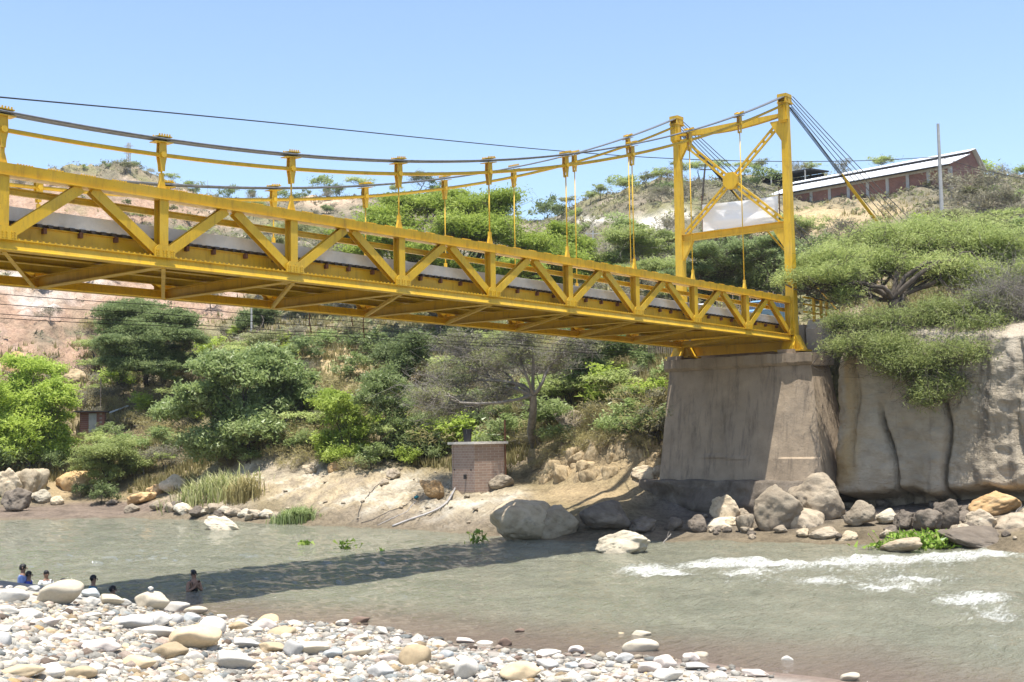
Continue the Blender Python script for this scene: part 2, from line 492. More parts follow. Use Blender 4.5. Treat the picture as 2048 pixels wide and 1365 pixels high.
def blobs(P, lst):
    m = np.zeros(len(P))
    for (x, y, rx, ry) in lst:
        m = np.maximum(m, np.exp(-(((P[:, 0]-x)/rx)**2+((P[:, 1]-y)/ry)**2)))
    return m
def make_terrain():
    us = np.concatenate([np.arange(-2600, -200, 60), np.arange(-200, 2250, 8.0), np.arange(2250, 5200, 60)])
    ss = np.concatenate([np.arange(-10, 0, 1.0), np.arange(0, 24, .35), np.arange(24, 60, .9), np.arange(60, 215, 2.2), [240, 300, 420, 560, 700, 900]])
    U, S = np.meshgrid(us, ss, indexing='ij')
    D = S+np.interp(np.clip(U, _U[0], _U[-1]), _U, _DW)
    th = YAW-np.arctan((U-1024)/FPX)
    X = CAM[0]+D*np.cos(th); Y = CAM[1]+D*np.sin(th)
    Z = ground(X.ravel(), Y.ravel()).reshape(X.shape)
    Z = np.where(S > 215, np.minimum(Z, Z[:, [len(ss)-7]])-(S-215)*.02, Z)
    V = np.stack([X.ravel(), Y.ravel(), Z.ravel()], 1)
    a, b = X.shape
    i = np.arange(a-1)[:, None]*b+np.arange(b-1)[None]
    F = np.stack([i.ravel(), (i+1).ravel(), (i+b+1).ravel(), (i+b).ravel()], 1)[:, ::-1]
    P = px_of(V); s = S.ravel()
    n1 = fbm(V[:, 0]*.25, V[:, 1]*.25, oct=4, seed=31); n2 = fbm(V[:, 0]*.07, V[:, 1]*.07, oct=4, seed=32)
    def c(*k): return np.array(k)[None]
    hi = sstep(22, 45, s)[:, None]
    col = (c(.235, .19, .105)*(1-hi)+c(.215, .18, .12)*hi)+(n1*.06)[:, None]*c(1, .9, .7)                 # dry earth and straw
    def lay(m, k):
        nonlocal col
        m = np.clip(m, 0, 1)[:, None]; col = col*(1-m)+c(*k)*m
    lay(sstep(-.25, .2, n2)*sstep(30, 60, s)*.85, (.15, .14, .095))         # grey scrub litter
    lay(sstep(.05, .35, -n2)*sstep(4, 10, s)*.6, (.20, .20, .09))
    lay(blobs(P, [(60, 620, 200, 70), (230, 580, 220, 55), (380, 590, 130, 60), (20, 700, 90, 50), (160, 700, 110, 40), (60, 410, 170, 50), (250, 420, 160, 45), (-200, 560, 250, 200)])*1.5-.25+n1*1.1, (.36, .24, .165))
    lay(blobs(P, [(90, 600, 60, 25), (200, 560, 40, 30), (20, 560, 60, 20)])*1.2-.3+n1, (.55, .50, .44))
    lay(blobs(P, [(620, 960, 180, 45), (750, 990, 200, 50), (900, 1020, 160, 40), (530, 950, 80, 30), (1000, 1010, 80, 40), (430, 1010, 80, 22)])*1.9-.35+n1*.25, (.42, .355, .25))
    slab = np.clip(blobs(P, [(620, 960, 180, 45), (750, 990, 200, 50), (900, 1020, 160, 40), (530, 950, 80, 30), (1000, 1010, 80, 40)])*1.9-.35, 0, 1)
    n3 = fbm(V[:, 0]*.6, V[:, 1]*1.1, oct=4, seed=34); n4 = fbm(V[:, 0]*.35+9, V[:, 1]*.35, oct=4, seed=35)
    lay(slab*sstep(.0, .25, n4)*.5, (.42, .32, .18))
    lay(slab*sstep(.12, .3, n3)*.6, (.29, .24, .18))
    lay(slab*sstep(.12, .35, -n3)*.8, (.56, .51, .41))
    lay(blobs(P, [(1180, 930, 110, 45), (1290, 920, 60, 50), (1180, 990, 120, 30), (130, 980, 120, 25)])*1.6-.3+n1*.3, (.37, .28, .16))
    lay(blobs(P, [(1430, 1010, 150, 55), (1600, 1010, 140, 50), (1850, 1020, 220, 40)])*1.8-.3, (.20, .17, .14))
    lay(blobs(P, [(120, 1025, 190, 14), (250, 1015, 180, 12), (-50, 1025, 150, 14)])*2-.3, (.25, .185, .14))
    lay(blobs(P, [(1305, 448, 45, 20), (1350, 430, 40, 14), (1180, 440, 60, 8)])*1.8-.5+n1*.4, (.62, .58, .49))
    lay(blobs(P, [(1640, 440, 110, 32), (1560, 450, 60, 30), (1760, 420, 60, 22), (680, 720, 70, 60)])*1.5-.2+n1*.3, (.44, .34, .19))
    lay(blobs(P, [(1240, 360, 60, 16), (640, 400, 80, 25), (1960, 445, 70, 14), (1780, 560, 60, 40), (1720, 640, 60, 30)])*1.4-.35+n1*.5, (.50, .37, .26))
    lay(sstep(1.2, .2, V[:, 2])*.6*(s > -1), (.16, .13, .10))              # wet foot of the bank
    me = np_mesh('hillside', V, F, True, {'ground': np.clip(col, .02, .8)})
    return tag(link('hillside', me, GROUND), kind='structure')
make_terrain()

# ================================================================== NEAR SHORE: gravel bar
SHORE_PX = [(-900, 1190), (-300, 1215), (0, 1222), (120, 1222), (200, 1222), (270, 1224), (340, 1228), (460, 1238), (560, 1244), (650, 1246), (740, 1252), (830, 1272),
            (920, 1292), (1010, 1298), (1110, 1308), (1220, 1312), (1330, 1318), (1420, 1330), (1520, 1345), (1640, 1358), (1760, 1380), (1900, 1425), (2100, 1500), (2400, 1700)]
SHORE = np.array([atz(x, y)[:2] for x, y in SHORE_PX])
def shore_dist(x, y):
    """signed distance to the near waterline, positive on land"""
    P = np.stack([np.ravel(x), np.ravel(y)], 1)
    best = np.full(len(P), 1e9); sg = np.ones(len(P))
    for a, b in zip(SHORE[:-1], SHORE[1:]):
        d = b-a; L = d@d
        t = np.clip(((P-a)@d)/L, 0, 1)
        q = P-(a+t[:, None]*d)
        dist = np.hypot(q[:, 0], q[:, 1])
        cr = d[0]*(P[:, 1]-a[1])-d[1]*(P[:, 0]-a[0])
        m = dist < best
        best = np.where(m, dist, best); sg = np.where(m, np.where(cr < 0, 1, -1), sg)
    return (best*sg).reshape(np.shape(x))
def bar_height(x, y):
    d = shore_dist(x, y)
    u = ucol(np.asarray(x), np.asarray(y))
    ridge = np.interp(u, [-300, 0, 120, 200, 270, 340, 460, 750], [1.1, 1.0, .76, .6, .45, .27, .14, 0])
    z = np.where(d < 0, d*.16, d*.022+ridge*sstep(0, 1.9, d))+.02
    z = z+sstep(14, 30, d)*2.0
    return z+.05*fbm(np.asarray(x)*.5, np.asarray(y)*.5, oct=3, seed=41)*sstep(-1, 1.5, d)
def make_bar():
    us = np.concatenate([np.arange(-1500, -60, 40), np.arange(-60, 2100, 9.0), np.arange(2100, 4200, 60)])
    ds = np.concatenate([np.arange(1.5, 14, 1.0), np.arange(14, 48, .22), np.arange(48, 90, 2)])
    U, D = np.meshgrid(us, ds, indexing='ij')
    th = YAW-np.arctan((U-1024)/FPX)
    X = CAM[0]+D*np.cos(th); Y = CAM[1]+D*np.sin(th)
    Z = bar_height(X, Y)
    V = np.stack([X.ravel(), Y.ravel(), Z.ravel()], 1)
    a, b = X.shape
    i = np.arange(a-1)[:, None]*b+np.arange(b-1)[None]
    F = np.stack([i.ravel(), (i+1).ravel(), (i+b+1).ravel(), (i+b).ravel()], 1)[:, ::-1]
    keep = (shore_dist(X, Y).ravel()[F] > -9).all(1)
    F = F[keep]
    used, inv = np.unique(F, return_inverse=True)
    V = V[used]; F = inv.reshape(F.shape)
    d = shore_dist(V[:, 0], V[:, 1])
    n = fbm(V[:, 0]*.8, V[:, 1]*.8, oct=4, seed=42)
    wet = sstep(1.0, .1, d)[:, None]
    u = ucol(V[:, 0], V[:, 1])
    lf = sstep(900, 300, u)[:, None]
    dry = np.array([[.33, .305, .265]])*(1-lf)+np.array([[.34, .325, .29]])*lf
    col = dry*(1+n[:, None]*.25)
    col = col*(1-wet)+np.array([[.19, .145, .115]])*wet
    me = np_mesh('gravel_bar', V, F, True, {'ground': np.clip(col, 0, .8)})
    tag(link('gravel_bar', me, BAR), kind='structure')
make_bar()

# ================================================================== RIVER
def mat_water():
    m, n, l, out = newmat('muddy_water')
    a = n.new('ShaderNodeAttribute'); a.attribute_name = 'shallow'
    fo = n.new('ShaderNodeAttribute'); fo.attribute_name = 'foam'
    v = objvec(n, l)
    vs = objvec(n, l, (.55, 1.4, 1))
    f = noise(n, l, .55, 5, .6, v, .5)
    deep = ramp(n, l, f, [(.3, (.145, .148, .105)), (.55, (.19, .188, .135)), (.78, (.235, .23, .168))])
    col = mixc(n, l, a.outputs['Fac'], deep, (.145, .108, .082))
    fn = noise(n, l, 2.4, 8, .72, vs, 1.2)
    fn2 = noise(n, l, 9, 6, .7, vs, .8)
    fx = n.new('ShaderNodeMix'); fx.inputs[0].default_value = .45; l.new(fn, fx.inputs[2]); l.new(fn2, fx.inputs[3])
    fa = n.new('ShaderNodeMath'); fa.operation = 'ADD'
    l.new(fx.outputs[0], fa.inputs[0]); l.new(fo.outputs['Fac'], fa.inputs[1])
    fm = ramp(n, l, fa.outputs[0], [(.76, 0), (1.12, .75)])
    col = mixc(n, l, fm, col, (.78, .79, .76))
    p = n.new('ShaderNodeBsdfPrincipled')
    l.new(col, p.inputs['Base Color'])
    l.new(ramp(n, l, fm, [(0, .05), (1, .7)]), p.inputs['Roughness'])
    p.inputs['IOR'].default_value = 1.33; p.inputs['Specular IOR Level'].default_value = .5
    b1 = noise(n, l, 3.2, 5, .6, vs, .4); b2 = noise(n, l, 11, 4, .6, v, .3)
    ad = n.new('ShaderNodeMath'); ad.operation = 'MULTIPLY_ADD'; ad.inputs[1].default_value = .3
    l.new(b2, ad.inputs[0]); l.new(b1, ad.inputs[2])
    l.new(bump(n, l, ad.outputs[0], 1.0, .19), p.inputs['Normal'])
    l.new(p.outputs[0], out.inputs[0])
    return m
WATER = mat_water()
RAPIDS = [(1880, 1190, 260, 70, .10), (2020, 1290, 160, 60, .10), (1700, 1150, 220, 26, .10), (1560, 1180, 200, 40, .06), (1300, 1180, 240, 40, .05),
          (1400, 1140, 260, 22, .12), (1850, 1130, 260, 26, .13), (1950, 1180, 160, 50, .08), (200, 1112, 300, 16, .08), (600, 1140, 300, 30, .05),
          (1290, 1140, 80, 14, .34), (1330, 1148, 40, 6, .4), (1410, 1128, 60, 8, .3), (1500, 1124, 60, 7, .42), (1620, 1130, 120, 9, .28), (1500, 1147, 50, 7, .3), (1780, 1118, 150, 9, .36), (1960, 1108, 110, 9, .40),
          (1640, 1165, 60, 8, .22), (1770, 1176, 70, 8, .28), (1960, 1200, 90, 16, .26), (2000, 1235, 60, 16, .24), (1830, 1160, 80, 8, .2), (1450, 1165, 120, 14, .12), (1240, 1108, 60, 6, .2),
          (900, 1130, 200, 12, .06), (260, 1118, 200, 9, .12), (480, 1112, 90, 7, .14), (2000, 1290, 150, 60, .09), (1750, 1230, 180, 40, .07), (1010, 1185, 140, 20, .06), (1130, 1120, 90, 8, .10)]
def make_river():
    us = np.concatenate([np.arange(-2400, -120, 60), np.arange(-120, 2170, 6.2), np.arange(2170, 5000, 60)])
    ds = np.concatenate([np.arange(6, 17, 1.0), np.arange(17, 30, .12), np.arange(30, 62, .17), np.arange(62, 98, .5), [104, 112, 130]])
    U, D = np.meshgrid(us, ds, indexing='ij')
    th = YAW-np.arctan((U-1024)/FPX)
    X = CAM[0]+D*np.cos(th); Y = CAM[1]+D*np.sin(th)
    V = np.stack([X.ravel(), Y.ravel(), np.zeros(X.size)], 1)
    P = px_of(V)
    foam = np.zeros(len(V))
    for (x, y, rx, ry, k) in RAPIDS:
        foam = foam+k*np.exp(-((P[:, 0]-x)/rx)**2-((P[:, 1]-y)/ry)**2)
    foam = np.minimum(foam*.9, .40)
    d = -shore_dist(V[:, 0], V[:, 1])
    calm = sstep(0, 5, d)
    x, y = V[:, 0], V[:, 1]
    h = .045*fbm(x*.55+.3*y, y*.9, oct=2, seed=51)+.045*fbm(x*1.3, y*1.9, oct=2, seed=52)+.03*fbm(x*3.1, y*3.6, oct=2, seed=53)
    h = h*(.3+.7*calm)*(1+foam*3.0)
    h = h+foam*.42*np.abs(fbm(x*1.0+7, y*1.5, oct=3, seed=54))
    V[:, 2] = h
    a, b = X.shape
    i = np.arange(a-1)[:, None]*b+np.arange(b-1)[None]
    F = np.stack([i.ravel(), (i+1).ravel(), (i+b+1).ravel(), (i+b).ravel()], 1)[:, ::-1]
    sh = sstep(5.5, .3, d+1.0*fbm(x*.3, y*.3, oct=3, seed=57))*.9
    me = np_mesh('river_water', V, F, True, {'shallow': sh, 'foam': foam})
    tag(link('river_water', me, WATER), kind='structure')
make_river()

# ================================================================== CLIFF
def mat_cliff():
    m, n, l, out = newmat('sandstone_cliff')
    v = objvec(n, l); vs = objvec(n, l, (1.2, 1.2, .10)); vh = objvec(n, l, (.8, .8, 2.2))
    col = ramp(n, l, noise(n, l, .5, 7, .6, v), [(.3, (.35, .295, .215)), (.55, (.45, .385, .29)), (.78, (.53, .47, .365))])
    col = mixc(n, l, ramp(n, l, noise(n, l, 1.2, 7, .65, vh), [(.45, 0), (.75, .4)]), col, (.20, .165, .125))
    col = mixc(n, l, ramp(n, l, noise(n, l, .8, 8, .66, vs, .25), [(.53, 0), (.66, .72)]), col, (.12, .105, .085))
    a = n.new('ShaderNodeAttribute'); a.attribute_name = 'ochre'
    col = mixc(n, l, a.outputs['Fac'], col, (.42, .29, .13))
    p = n.new('ShaderNodeBsdfPrincipled'); l.new(col, p.inputs['Base Color']); p.inputs['Roughness'].default_value = .95
    p.inputs['Specular IOR Level'].default_value = .15
    ad = n.new('ShaderNodeMath'); ad.operation = 'ADD'
    l.new(noise(n, l, 2.2, 9, .7, v), ad.inputs[0]); l.new(noise(n, l, 2.0, 7, .65, vh), ad.inputs[1])
    l.new(bump(n, l, ad.outputs[0], .9, .2), p.inputs['Normal'])
    l.new(p.outputs[0], out.inputs[0])
    return m
def make_cliff():
    plan = [(48, -1.6), (44, -1.9), (41.4, -2.15), (40.3, -2.3), (39.7, -2.6), (39.4, -3.3), (39.4, -4.2), (39.6, -5.4), (39.4, -6.8), (39.6, -8.2), (39.3, -9.7), (39.1, -11.2), (38.9, -13), (38.5, -17), (38, -24), (37.5, -40)]
    plan = np.array(plan, float)
    seg = np.concatenate([[0], np.cumsum(np.hypot(*np.diff(plan, axis=0).T))])
    t = np.concatenate([np.arange(0, 24, .09), np.arange(24, seg[-1], .6)])
    px = np.interp(t, seg, plan[:, 0]); py = np.interp(t, seg, plan[:, 1])
    k = np.ones(9)/9
    px = np.convolve(np.pad(px, 4, 'edge'), k, 'valid'); py = np.convolve(np.pad(py, 4, 'edge'), k, 'valid')
    tx, ty = np.gradient(px), np.gradient(py); L = np.hypot(tx, ty)
    nx, ny = ty/L, -tx/L                      # outward, towards the river
    zs = np.concatenate([np.arange(-.4, 9.0, .1)])
    top = 8.75+.35*fbm(t*.35, t*0, oct=3, seed=71)+np.interp(py, [-14, -6, -1.5], [-.5, 0, 0])
    base = np.interp(py, [-11, -2.6], [2.1, 1.35])
    T, Zi = np.meshgrid(np.arange(len(t)), np.arange(len(zs)), indexing='ij')
    f = (zs[Zi]+.4)/(zs[-1]+.4)
    Z = -.4+f*(top[T]+.4)
    o = .09*fbm(t[T]*.35, Z*.35, oct=3, seed=72)+.07*fbm(t[T]*1.3, Z*1.9, oct=4, seed=73)+.05*np.round(3.2*fbm(t[T]*.45, Z*.7, oct=3, seed=79))
    o = o+.05*vn(t[T]*.25, Z*2.2+.5*t[T]*.2, seed=74)+.09*fbm(t[T]*2.2, Z*3.4, oct=4, seed=78, gain=.6)                                  # strata
    o = o-1.5*sstep(.25, -.35, Z-base[T]-.3*fbm(t[T]*.6, Z*0, oct=2, seed=75))  # undercut foot
    o = o-.35*sstep(7.2, 9.2, Z)+.35*sstep(5, 1.5, Z)
    for yc, amp, w_, z0, z1, lean in ((-5.2, .7, .07, .9, 5.4, .13), (-7.7, .8, .075, 1.2, 7.2, .05), (-3.4, .25, .1, 3, 8, -.02), (-11, .3, .12, 3, 8.5, .02)):
        yy = yc+lean*(Z-3)*(1)+.18*np.sin(Z*1.3+yc)
        dd = py[T]-yy
        env = sstep(z0-.5, z0+.5, Z)*sstep(z1+.8, z1-.6, Z)
        o = o-amp*env*np.exp(-(dd/w_)**2)+.22*env*np.exp(-((dd-.45)/.5)**2)*(dd > 0)
    X = px[T]+nx[T]*o; Y = py[T]+ny[T]*o
    V = np.stack([X.ravel(), Y.ravel(), Z.ravel()], 1)
    a, b = X.shape
    # rounded shoulder running back under the hillside
    caps = []
    for q, (back, dz) in enumerate(((.3, .2), (.9, .4), (2.2, .7), (4.5, .95), (7.0, 1.1))):
        zc = top+dz+.15*fbm(t*.8+q*5, t*0+q, oct=3, seed=76)
        caps.append(np.stack([px+nx*(o[:, -1]-back), py+ny*(o[:, -1]-back), zc], 1))
    nv = len(V); V = np.concatenate([V]+caps)
    i = np.arange(a-1)[:, None]*b+np.arange(b-1)[None]
    F = [np.stack([i.ravel(), (i+b).ravel(), (i+b+1).ravel(), (i+1).ravel()], 1)]
    prev = np.arange(a)*b+b-1
    for q in range(len(caps)):
        cur = nv+q*a+np.arange(a)
        F.append(np.stack([prev[:-1], prev[1:], cur[1:], cur[:-1]], 1)); prev = cur
    F = np.concatenate(F)[:, ::-1]
    oc = sstep(-4.3, -3.0, V[:, 1])*sstep(1.4, 2.6, V[:, 2])*.75*sstep(-.35, .2, fbm(V[:, 1]*1.2, V[:, 2]*.4, oct=3, seed=77))
    me = np_mesh('cliff', V, F, True, {'ochre': oc})
    tag(link('cliff', me, mat_cliff()), kind='structure')
make_cliff()

# ================================================================== PIER
def make_pier():
    root = thing('bridge_pier', 'battered brown concrete pier carrying the yellow bridge tower', 'pier', (41, 2.5, 0))
    o = (41, 2.5, 0)
    # body: battered block with a fine front face so that it can be worn
    nY, nZ = 90, 64
    def face(fy, fz):
        z = 2.1+fz*(7.78-2.1)
        y0 = -2.15+fz*.9; y1 = 6.85-fz*.2
        return y0+fy*(y1-y0), z
    ring = []
    V = []; F = []
    fy, fz = np.meshgrid(np.linspace(0, 1, nY), np.linspace(0, 1, nZ), indexing='ij')
    Yf, Zf = face(fy, fz)
    Xf = 38.65+fz*.95+.035*fbm(Yf*.9, Zf*.9, oct=4, seed=81)
    ledge = np.exp(-((Zf-3.35-.05*np.sin(Yf*2))/.07)**2)*sstep(.6, .2, np.abs(Yf-3.2)/3)*.08
    step = .10*sstep(3.35, 3.28, Zf)*sstep(.4, -.2, Yf)
    Xf = Xf-ledge-step
    V.append(np.stack([Xf.ravel(), Yf.ravel(), Zf.ravel()], 1))
    i = np.arange(nY-1)[:, None]*nZ+np.arange(nZ-1)[None]
    F = np.stack([i.ravel(), (i+1).ravel(), (i+nZ+1).ravel(), (i+nZ).ravel()], 1)
    nb = nY*nZ
    # sides and back
    xb0, xb1 = 42.0, 41.5
    L = np.arange(nZ); Rr = (nY-1)*nZ+np.arange(nZ)
    back = []
    for k, e in ((0, L), (1, Rr)):
        z = Zf[0 if k == 0 else -1]; y = Yf[0 if k == 0 else -1]
        back.append(np.stack([xb0+(xb1-xb0)*(z-2.1)/5.7, y, z], 1))
    Vb = np.concatenate(back)
    B0 = nb+np.arange(nZ); B1 = nb+nZ+np.arange(nZ)
    F2 = [np.stack([L[:-1], B0[:-1], B0[1:], L[1:]], 1), np.stack([Rr[:-1], Rr[1:], B1[1:], B1[:-1]], 1), np.stack([B0[:-1], B1[:-1], B1[1:], B0[1:]], 1)]
    me = np_mesh('pier_body', np.concatenate([V[0], Vb])-np.array(o), np.concatenate([F]+F2)[:, ::-1], False)
    link('pier_body', me, PIERM, root)
    # cap beam, with a broken right end
    m = MB(); prof = [(39.35, 8.30), (39.35, 7.86), (39.5, 7.72), (41.6, 7.72), (41.75, 7.86), (41.75, 8.34)]
    ys = np.linspace(-1.42, 6.85, 26)
    rings = []
    for y in ys:
        j = .03*math.sin(y*5.1)+.02*math.sin(y*13)
        rings.append(np.array([(x+j*(x < 40), y, z+.02*math.sin(y*7+x)) for x, z in prof]))
    m.loft(rings); m.build('pier_cap', PIERM, root, off=o)
    # bearing blocks under the ends of the trusses
    for y in (.15, 6.45):
        m = MB(); m.box((39.75, y-.42, 8.27), (41.3, y+.42, 8.52)); m.build('bearing_block', PIERM, root, off=o)
    # end wall under the deck
    m = MB(); m.box((41.9, .2, 7.0), (44.3, 6.5, 9.85)); m.build('back_wall', PIERM, root, off=o)
    # wing wall at the near corner, sunlight put into its paler concrete colour
    m = MB()
    m.loft([np.array([(41.95, y, 8.0), (43.7, y, 8.4), (43.7, y, 10.0), (42.2, y, 10.08), (41.9, y, 9.6)]) for y in (-.75, .1)])
    m.build('wing_wall', mat_concrete('sunlit_wing_concrete', (.46, .38, .29), .4, (.24, .2, .16)), root, off=o)
    # rough rock footing
    ys = np.linspace(-1.9, 9.1, 70); zs = np.linspace(-.5, 2.25, 26)
    T, Q = np.meshgrid(ys, zs, indexing='ij')
    fx = 37.7-.5*(1-(Q+.5)/2.75)+.8*fbm(T*.55, Q*.9, oct=5, seed=85)-.5*np.exp(-((Q-.2)/.5)**2)*fbm(T*.9, Q*0, oct=2, seed=86)
    fx = fx+sstep(7.2, 9.1, T)*2.2+sstep(-.6, -1.9, T)*1.5
    top = np.stack([np.full(70, 41.), ys, np.full(70, 2.22)], 1)
    mid = np.stack([fx[:, -1]+.4, ys, 2.28+.12*fbm(ys*1.3, ys*0, oct=3, seed=87)], 1)
    V = np.concatenate([np.stack([fx.ravel(), T.ravel(), Q.ravel()], 1), mid, top])
    i = np.arange(69)[:, None]*26+np.arange(25)[None]
    F = [np.stack([i.ravel(), (i+1).ravel(), (i+27).ravel(), (i+26).ravel()], 1)[:, ::-1]]
    e = np.arange(70)*26+25; mi = 70*26+np.arange(70); tp = mi+70
    for a, b in ((e, mi), (mi, tp)):
        F.append(np.stack([a[:-1], a[1:], b[1:], b[:-1]], 1))
    me = np_mesh('rock_footing', V-np.array(o), np.concatenate(F), True)
    fo = link('rock_footing', me, ROCK['dark'], root)
    fo['label'] = 'rough grey brown rock footing under the pier'
make_pier()

# ================================================================== SUSPENSION BRIDGE
PAN, HT, WB = 4.5, 2.11, 6.613
N0, N1 = -5, 9
def zb(n): return 9.183-.003577*(n-1.28)**2
def cable_z(n): return 12.582+.1046*(n+.061)**2
def make_bridge():
    B = thing('suspension_bridge', 'yellow steel truss suspension bridge crossing the muddy river', 'bridge', (0, 0, 0))
    NE = 8.95                                         # the trusses end against the tower columns
    nodes = list(range(N0, N1))+[NE]
    for side in (0, 1):
        s = 1 if side == 0 else -1                    # direction of the inside
        yo = 0.0 if side == 0 else WB                 # outer face
        yc = yo+s*.17
        # top chord: box, outer face leaned to take less sun, thin lower flange lip
        pts = lambda dz, y: [(n*PAN, y, zb(n)+dz) for n in np.append(np.arange(N0, 8.9, .5), NE)]
        m = MB()
        m.sweep(pts(HT-.15, yc), [(-.15, -.13), (.128, -.13), (.155, .15), (-.15, .15)])
        m.sweep(pts(HT-.29, yc), [(-.19, -.012), (.19, -.012), (.19, .008), (-.19, .008)])
        tc = m.build('top_chord', YEL, B)
        m = MB()
        for h in nodes[:-1]:
            for q in (.12, .3, .5, .7, .88):
                for j in range(6):
                    x = (h+q)*PAN+(j-2.5)*.075; z = zb(h+q)+HT
                    for yy in ((-.11, .11) if side == 0 else (-.11,)):
                        m.box((x-.018, yc+yy-.018, z-.003), (x+.018, yc+yy+.018, z+.032))
        tag(m.build('bolt_row', YEL, tc), kind='stuff')
        # bottom chord: wide lower flange, outer face sloped on purpose to catch sun
        m = MB()
        m.sweep(pts(.15, yc), [(-.155, -.15), (.165, -.15), (.165, -.125), (.125, -.11), (.07, .09), (.125, .105), (.125, .13), (-.13, .13), (-.13, .115), (-.02, .105), (-.03, -.105), (-.155, -.13)])
        bc = m.build('bottom_chord', YEL, B)
        m = MB()
        for x in np.arange(N0*PAN+.2, NE*PAN, .16):
            n = x/PAN
            m.box((x-.02, yo+s*.07-.016, zb(n)+.277), (x+.02, yo+s*.07+.016, zb(n)+.312))
        tag(m.build('bolt_row', YEL, bc), kind='stuff')
        for n in nodes:
            x = n*PAN
            m = MB(); m.ibeam((x, yc, zb(n)+.28), (x, yc, zb(n)+HT-.30), .26, .28, .02, .016, (0, 1, 0))
            m.build('truss_post', YEL, B)
            m = MB()
            g = [(-.32, .25), (.32, .25), (.32, .46), (.20, .58), (-.20, .58), (-.32, .46)]
            yg = yo-s*.012
            m.loft([np.array([(x+a, yg+d, zb(n)+b) for a, b in g]) for d in (0, s*.02)])
            gp = m.build('gusset_plate', YEL, B)
            m = MB()
            for a in (-.26, -.19, -.05, .05, .19, .26):
                for b in (.31, .37, .43):
                    m.box((x+a-.017, yg-s*.03, zb(n)+b-.017), (x+a+.017, yg+s*.004, zb(n)+b+.017)) if s > 0 else m.box((x+a-.017, yg-.004, zb(n)+b-.017), (x+a+.017, yg+.03, zb(n)+b+.017))
            tag(m.build('bolt_group', YEL, gp), kind='stuff')
        for n, n2 in zip(nodes[:-1], nodes[1:]):
            ap = (n+n2)/2
            for a, b, q in ((n, ap, -.16), (n2, ap, .16)):
                d = -1 if a > b else 1
                p0 = (a*PAN+d*.16, yc, zb(a)+.40); p1 = (b*PAN+q, yc, zb(b)+HT-.31)
                m = MB(); m.ibeam(p0, p1, .26, .20, .016, .014, (0, 1, 0))
                m.build('truss_diagonal', YEL, B)
        # main cable: six strands, and the yellow pipe-clad cable below
        xs = np.arange(N0, N1+.01, .25)
        for q, (dy, dz) in enumerate(((-.14, .02), (-.084, .026), (-.028, .03), (.028, .03), (.084, .026), (.14, .02))):
            m = MB(); m.tube([(n*PAN, yc+dy, cable_z(n)-.07+dz) for n in xs], .03, 6)
            m.build('cable_strand', STEEL, B, True)
        m = MB(); m.tube([(n*PAN, yc, cable_z(n)-.47) for n in xs], .06, 8); m.build('stay_pipe', YEL, B, True)
        for n in nodes[:-1]:
            x = n*PAN; zc = cable_z(n); zt = zb(n)+HT
            m = MB()
            sl_ = .2092*(n+.061)/PAN
            m.sweep([(x-.28, yc, zc-.12-.28*sl_), (x+.28, yc, zc-.12+.28*sl_)], [(-.15, -.025), (.15, -.025), (.15, .0), (-.15, .0)])
            m.sweep([(x-.2, yc, zc+.02-.2*sl_), (x+.24, yc, zc+.02+.24*sl_)], [(-.15, -.015), (.15, -.015), (.15, .015), (-.15, .015)])
            for e in (-.16, -.08, 0, .08, .16):
                for f in (-.14, .14): m.box((x+e-.016, yc+f-.016, zc+.03+e*sl_), (x+e+.016, yc+f+.016, zc+.085+e*sl_))
            w_ = [(.10, -.12), (.115, -.40), (.11, -.56), (.07, -.74), (.055, -.92)]
            out = [(a, b) for a, b in w_]+[(-a, b) for a, b in w_[::-1]]
            short = max(.35, min(1, (zc-zt-.35)/.95))
            for dy in (-.07, .07):
                m.loft([np.array([(x+a, yc+dy+e, zc+b*short) for a, b in out]) for e in (-.012, .012)])
            m.tube([(x, yc-.13, zc-.47), (x, yc+.13, zc-.47)], .085, 8)
            m.build('cable_clamp', YEL, B)
            zl = zc-.90*short
            m = MB(); m.tube([(x, yc, zl+.06), (x, yc, zt+.3)], .026, 6)
            hr = m.build('hanger_rod', YEL, B, True)
            m = MB()
            m.loft([np.array([(x-.13, yc+e, zt-.01), (x+.13, yc+e, zt-.01), (x+.05, yc+e, zt+.28), (x+.05, yc+e, zt+.44), (x-.05, yc+e, zt+.44), (x-.05, yc+e, zt+.28)]) for e in (-.045, .045)])
            m.build('hanger_fork', YEL, B)
    # deck ---------------------------------------------------------
    y0, y1 = .55, WB-.55
    m = MB(); P = [(n*PAN, (y0+y1)/2, zb(n)+.97) for n in np.arange(N0, N1+.3, .5)]
    h = (y1-y0)/2
    m.sweep(P, [(-h, -.15), (h, -.15), (h, .20), (h-.25, .20), (h-.25, .10), (-h+.25, .10), (-h+.25, .20), (-h, .20)])
    m.build('deck_slab', CONC, B)
    # formwork joints on the slab edge, read as separate cast lengths
    m = MB()
    k = 0
    for x in np.arange(N0*PAN, N1*PAN+1, .30):
        n = x/PAN; z = zb(n)+.82
        m.add([(x-.08, y0-.03, z), (x-.045, y0-.03, z-.075), (x+.045, y0-.03, z-.075), (x+.08, y0-.03, z),
               (x-.08, y1+.03, z), (x-.045, y1+.03, z-.075), (x+.045, y1+.03, z-.075), (x+.08, y1+.03, z)],
              [(0, 1, 2, 3), (7, 6, 5, 4), (0, 4, 5, 1), (1, 5, 6, 2), (2, 6, 7, 3), (3, 7, 4, 0)])
    tag(m.build('deck_pan_ribs', GALV, B), kind='stuff')
    m = MB(); m.sweep([(n*PAN, (y0+y1)/2, zb(n)+.805) for n in np.arange(N0, N1+.3, .5)], [(-h+.02, -.012), (h-.02, -.012), (h-.02, .012), (-h+.02, .012)]); m.build('deck_pan', GALV, B)
    m = MB()
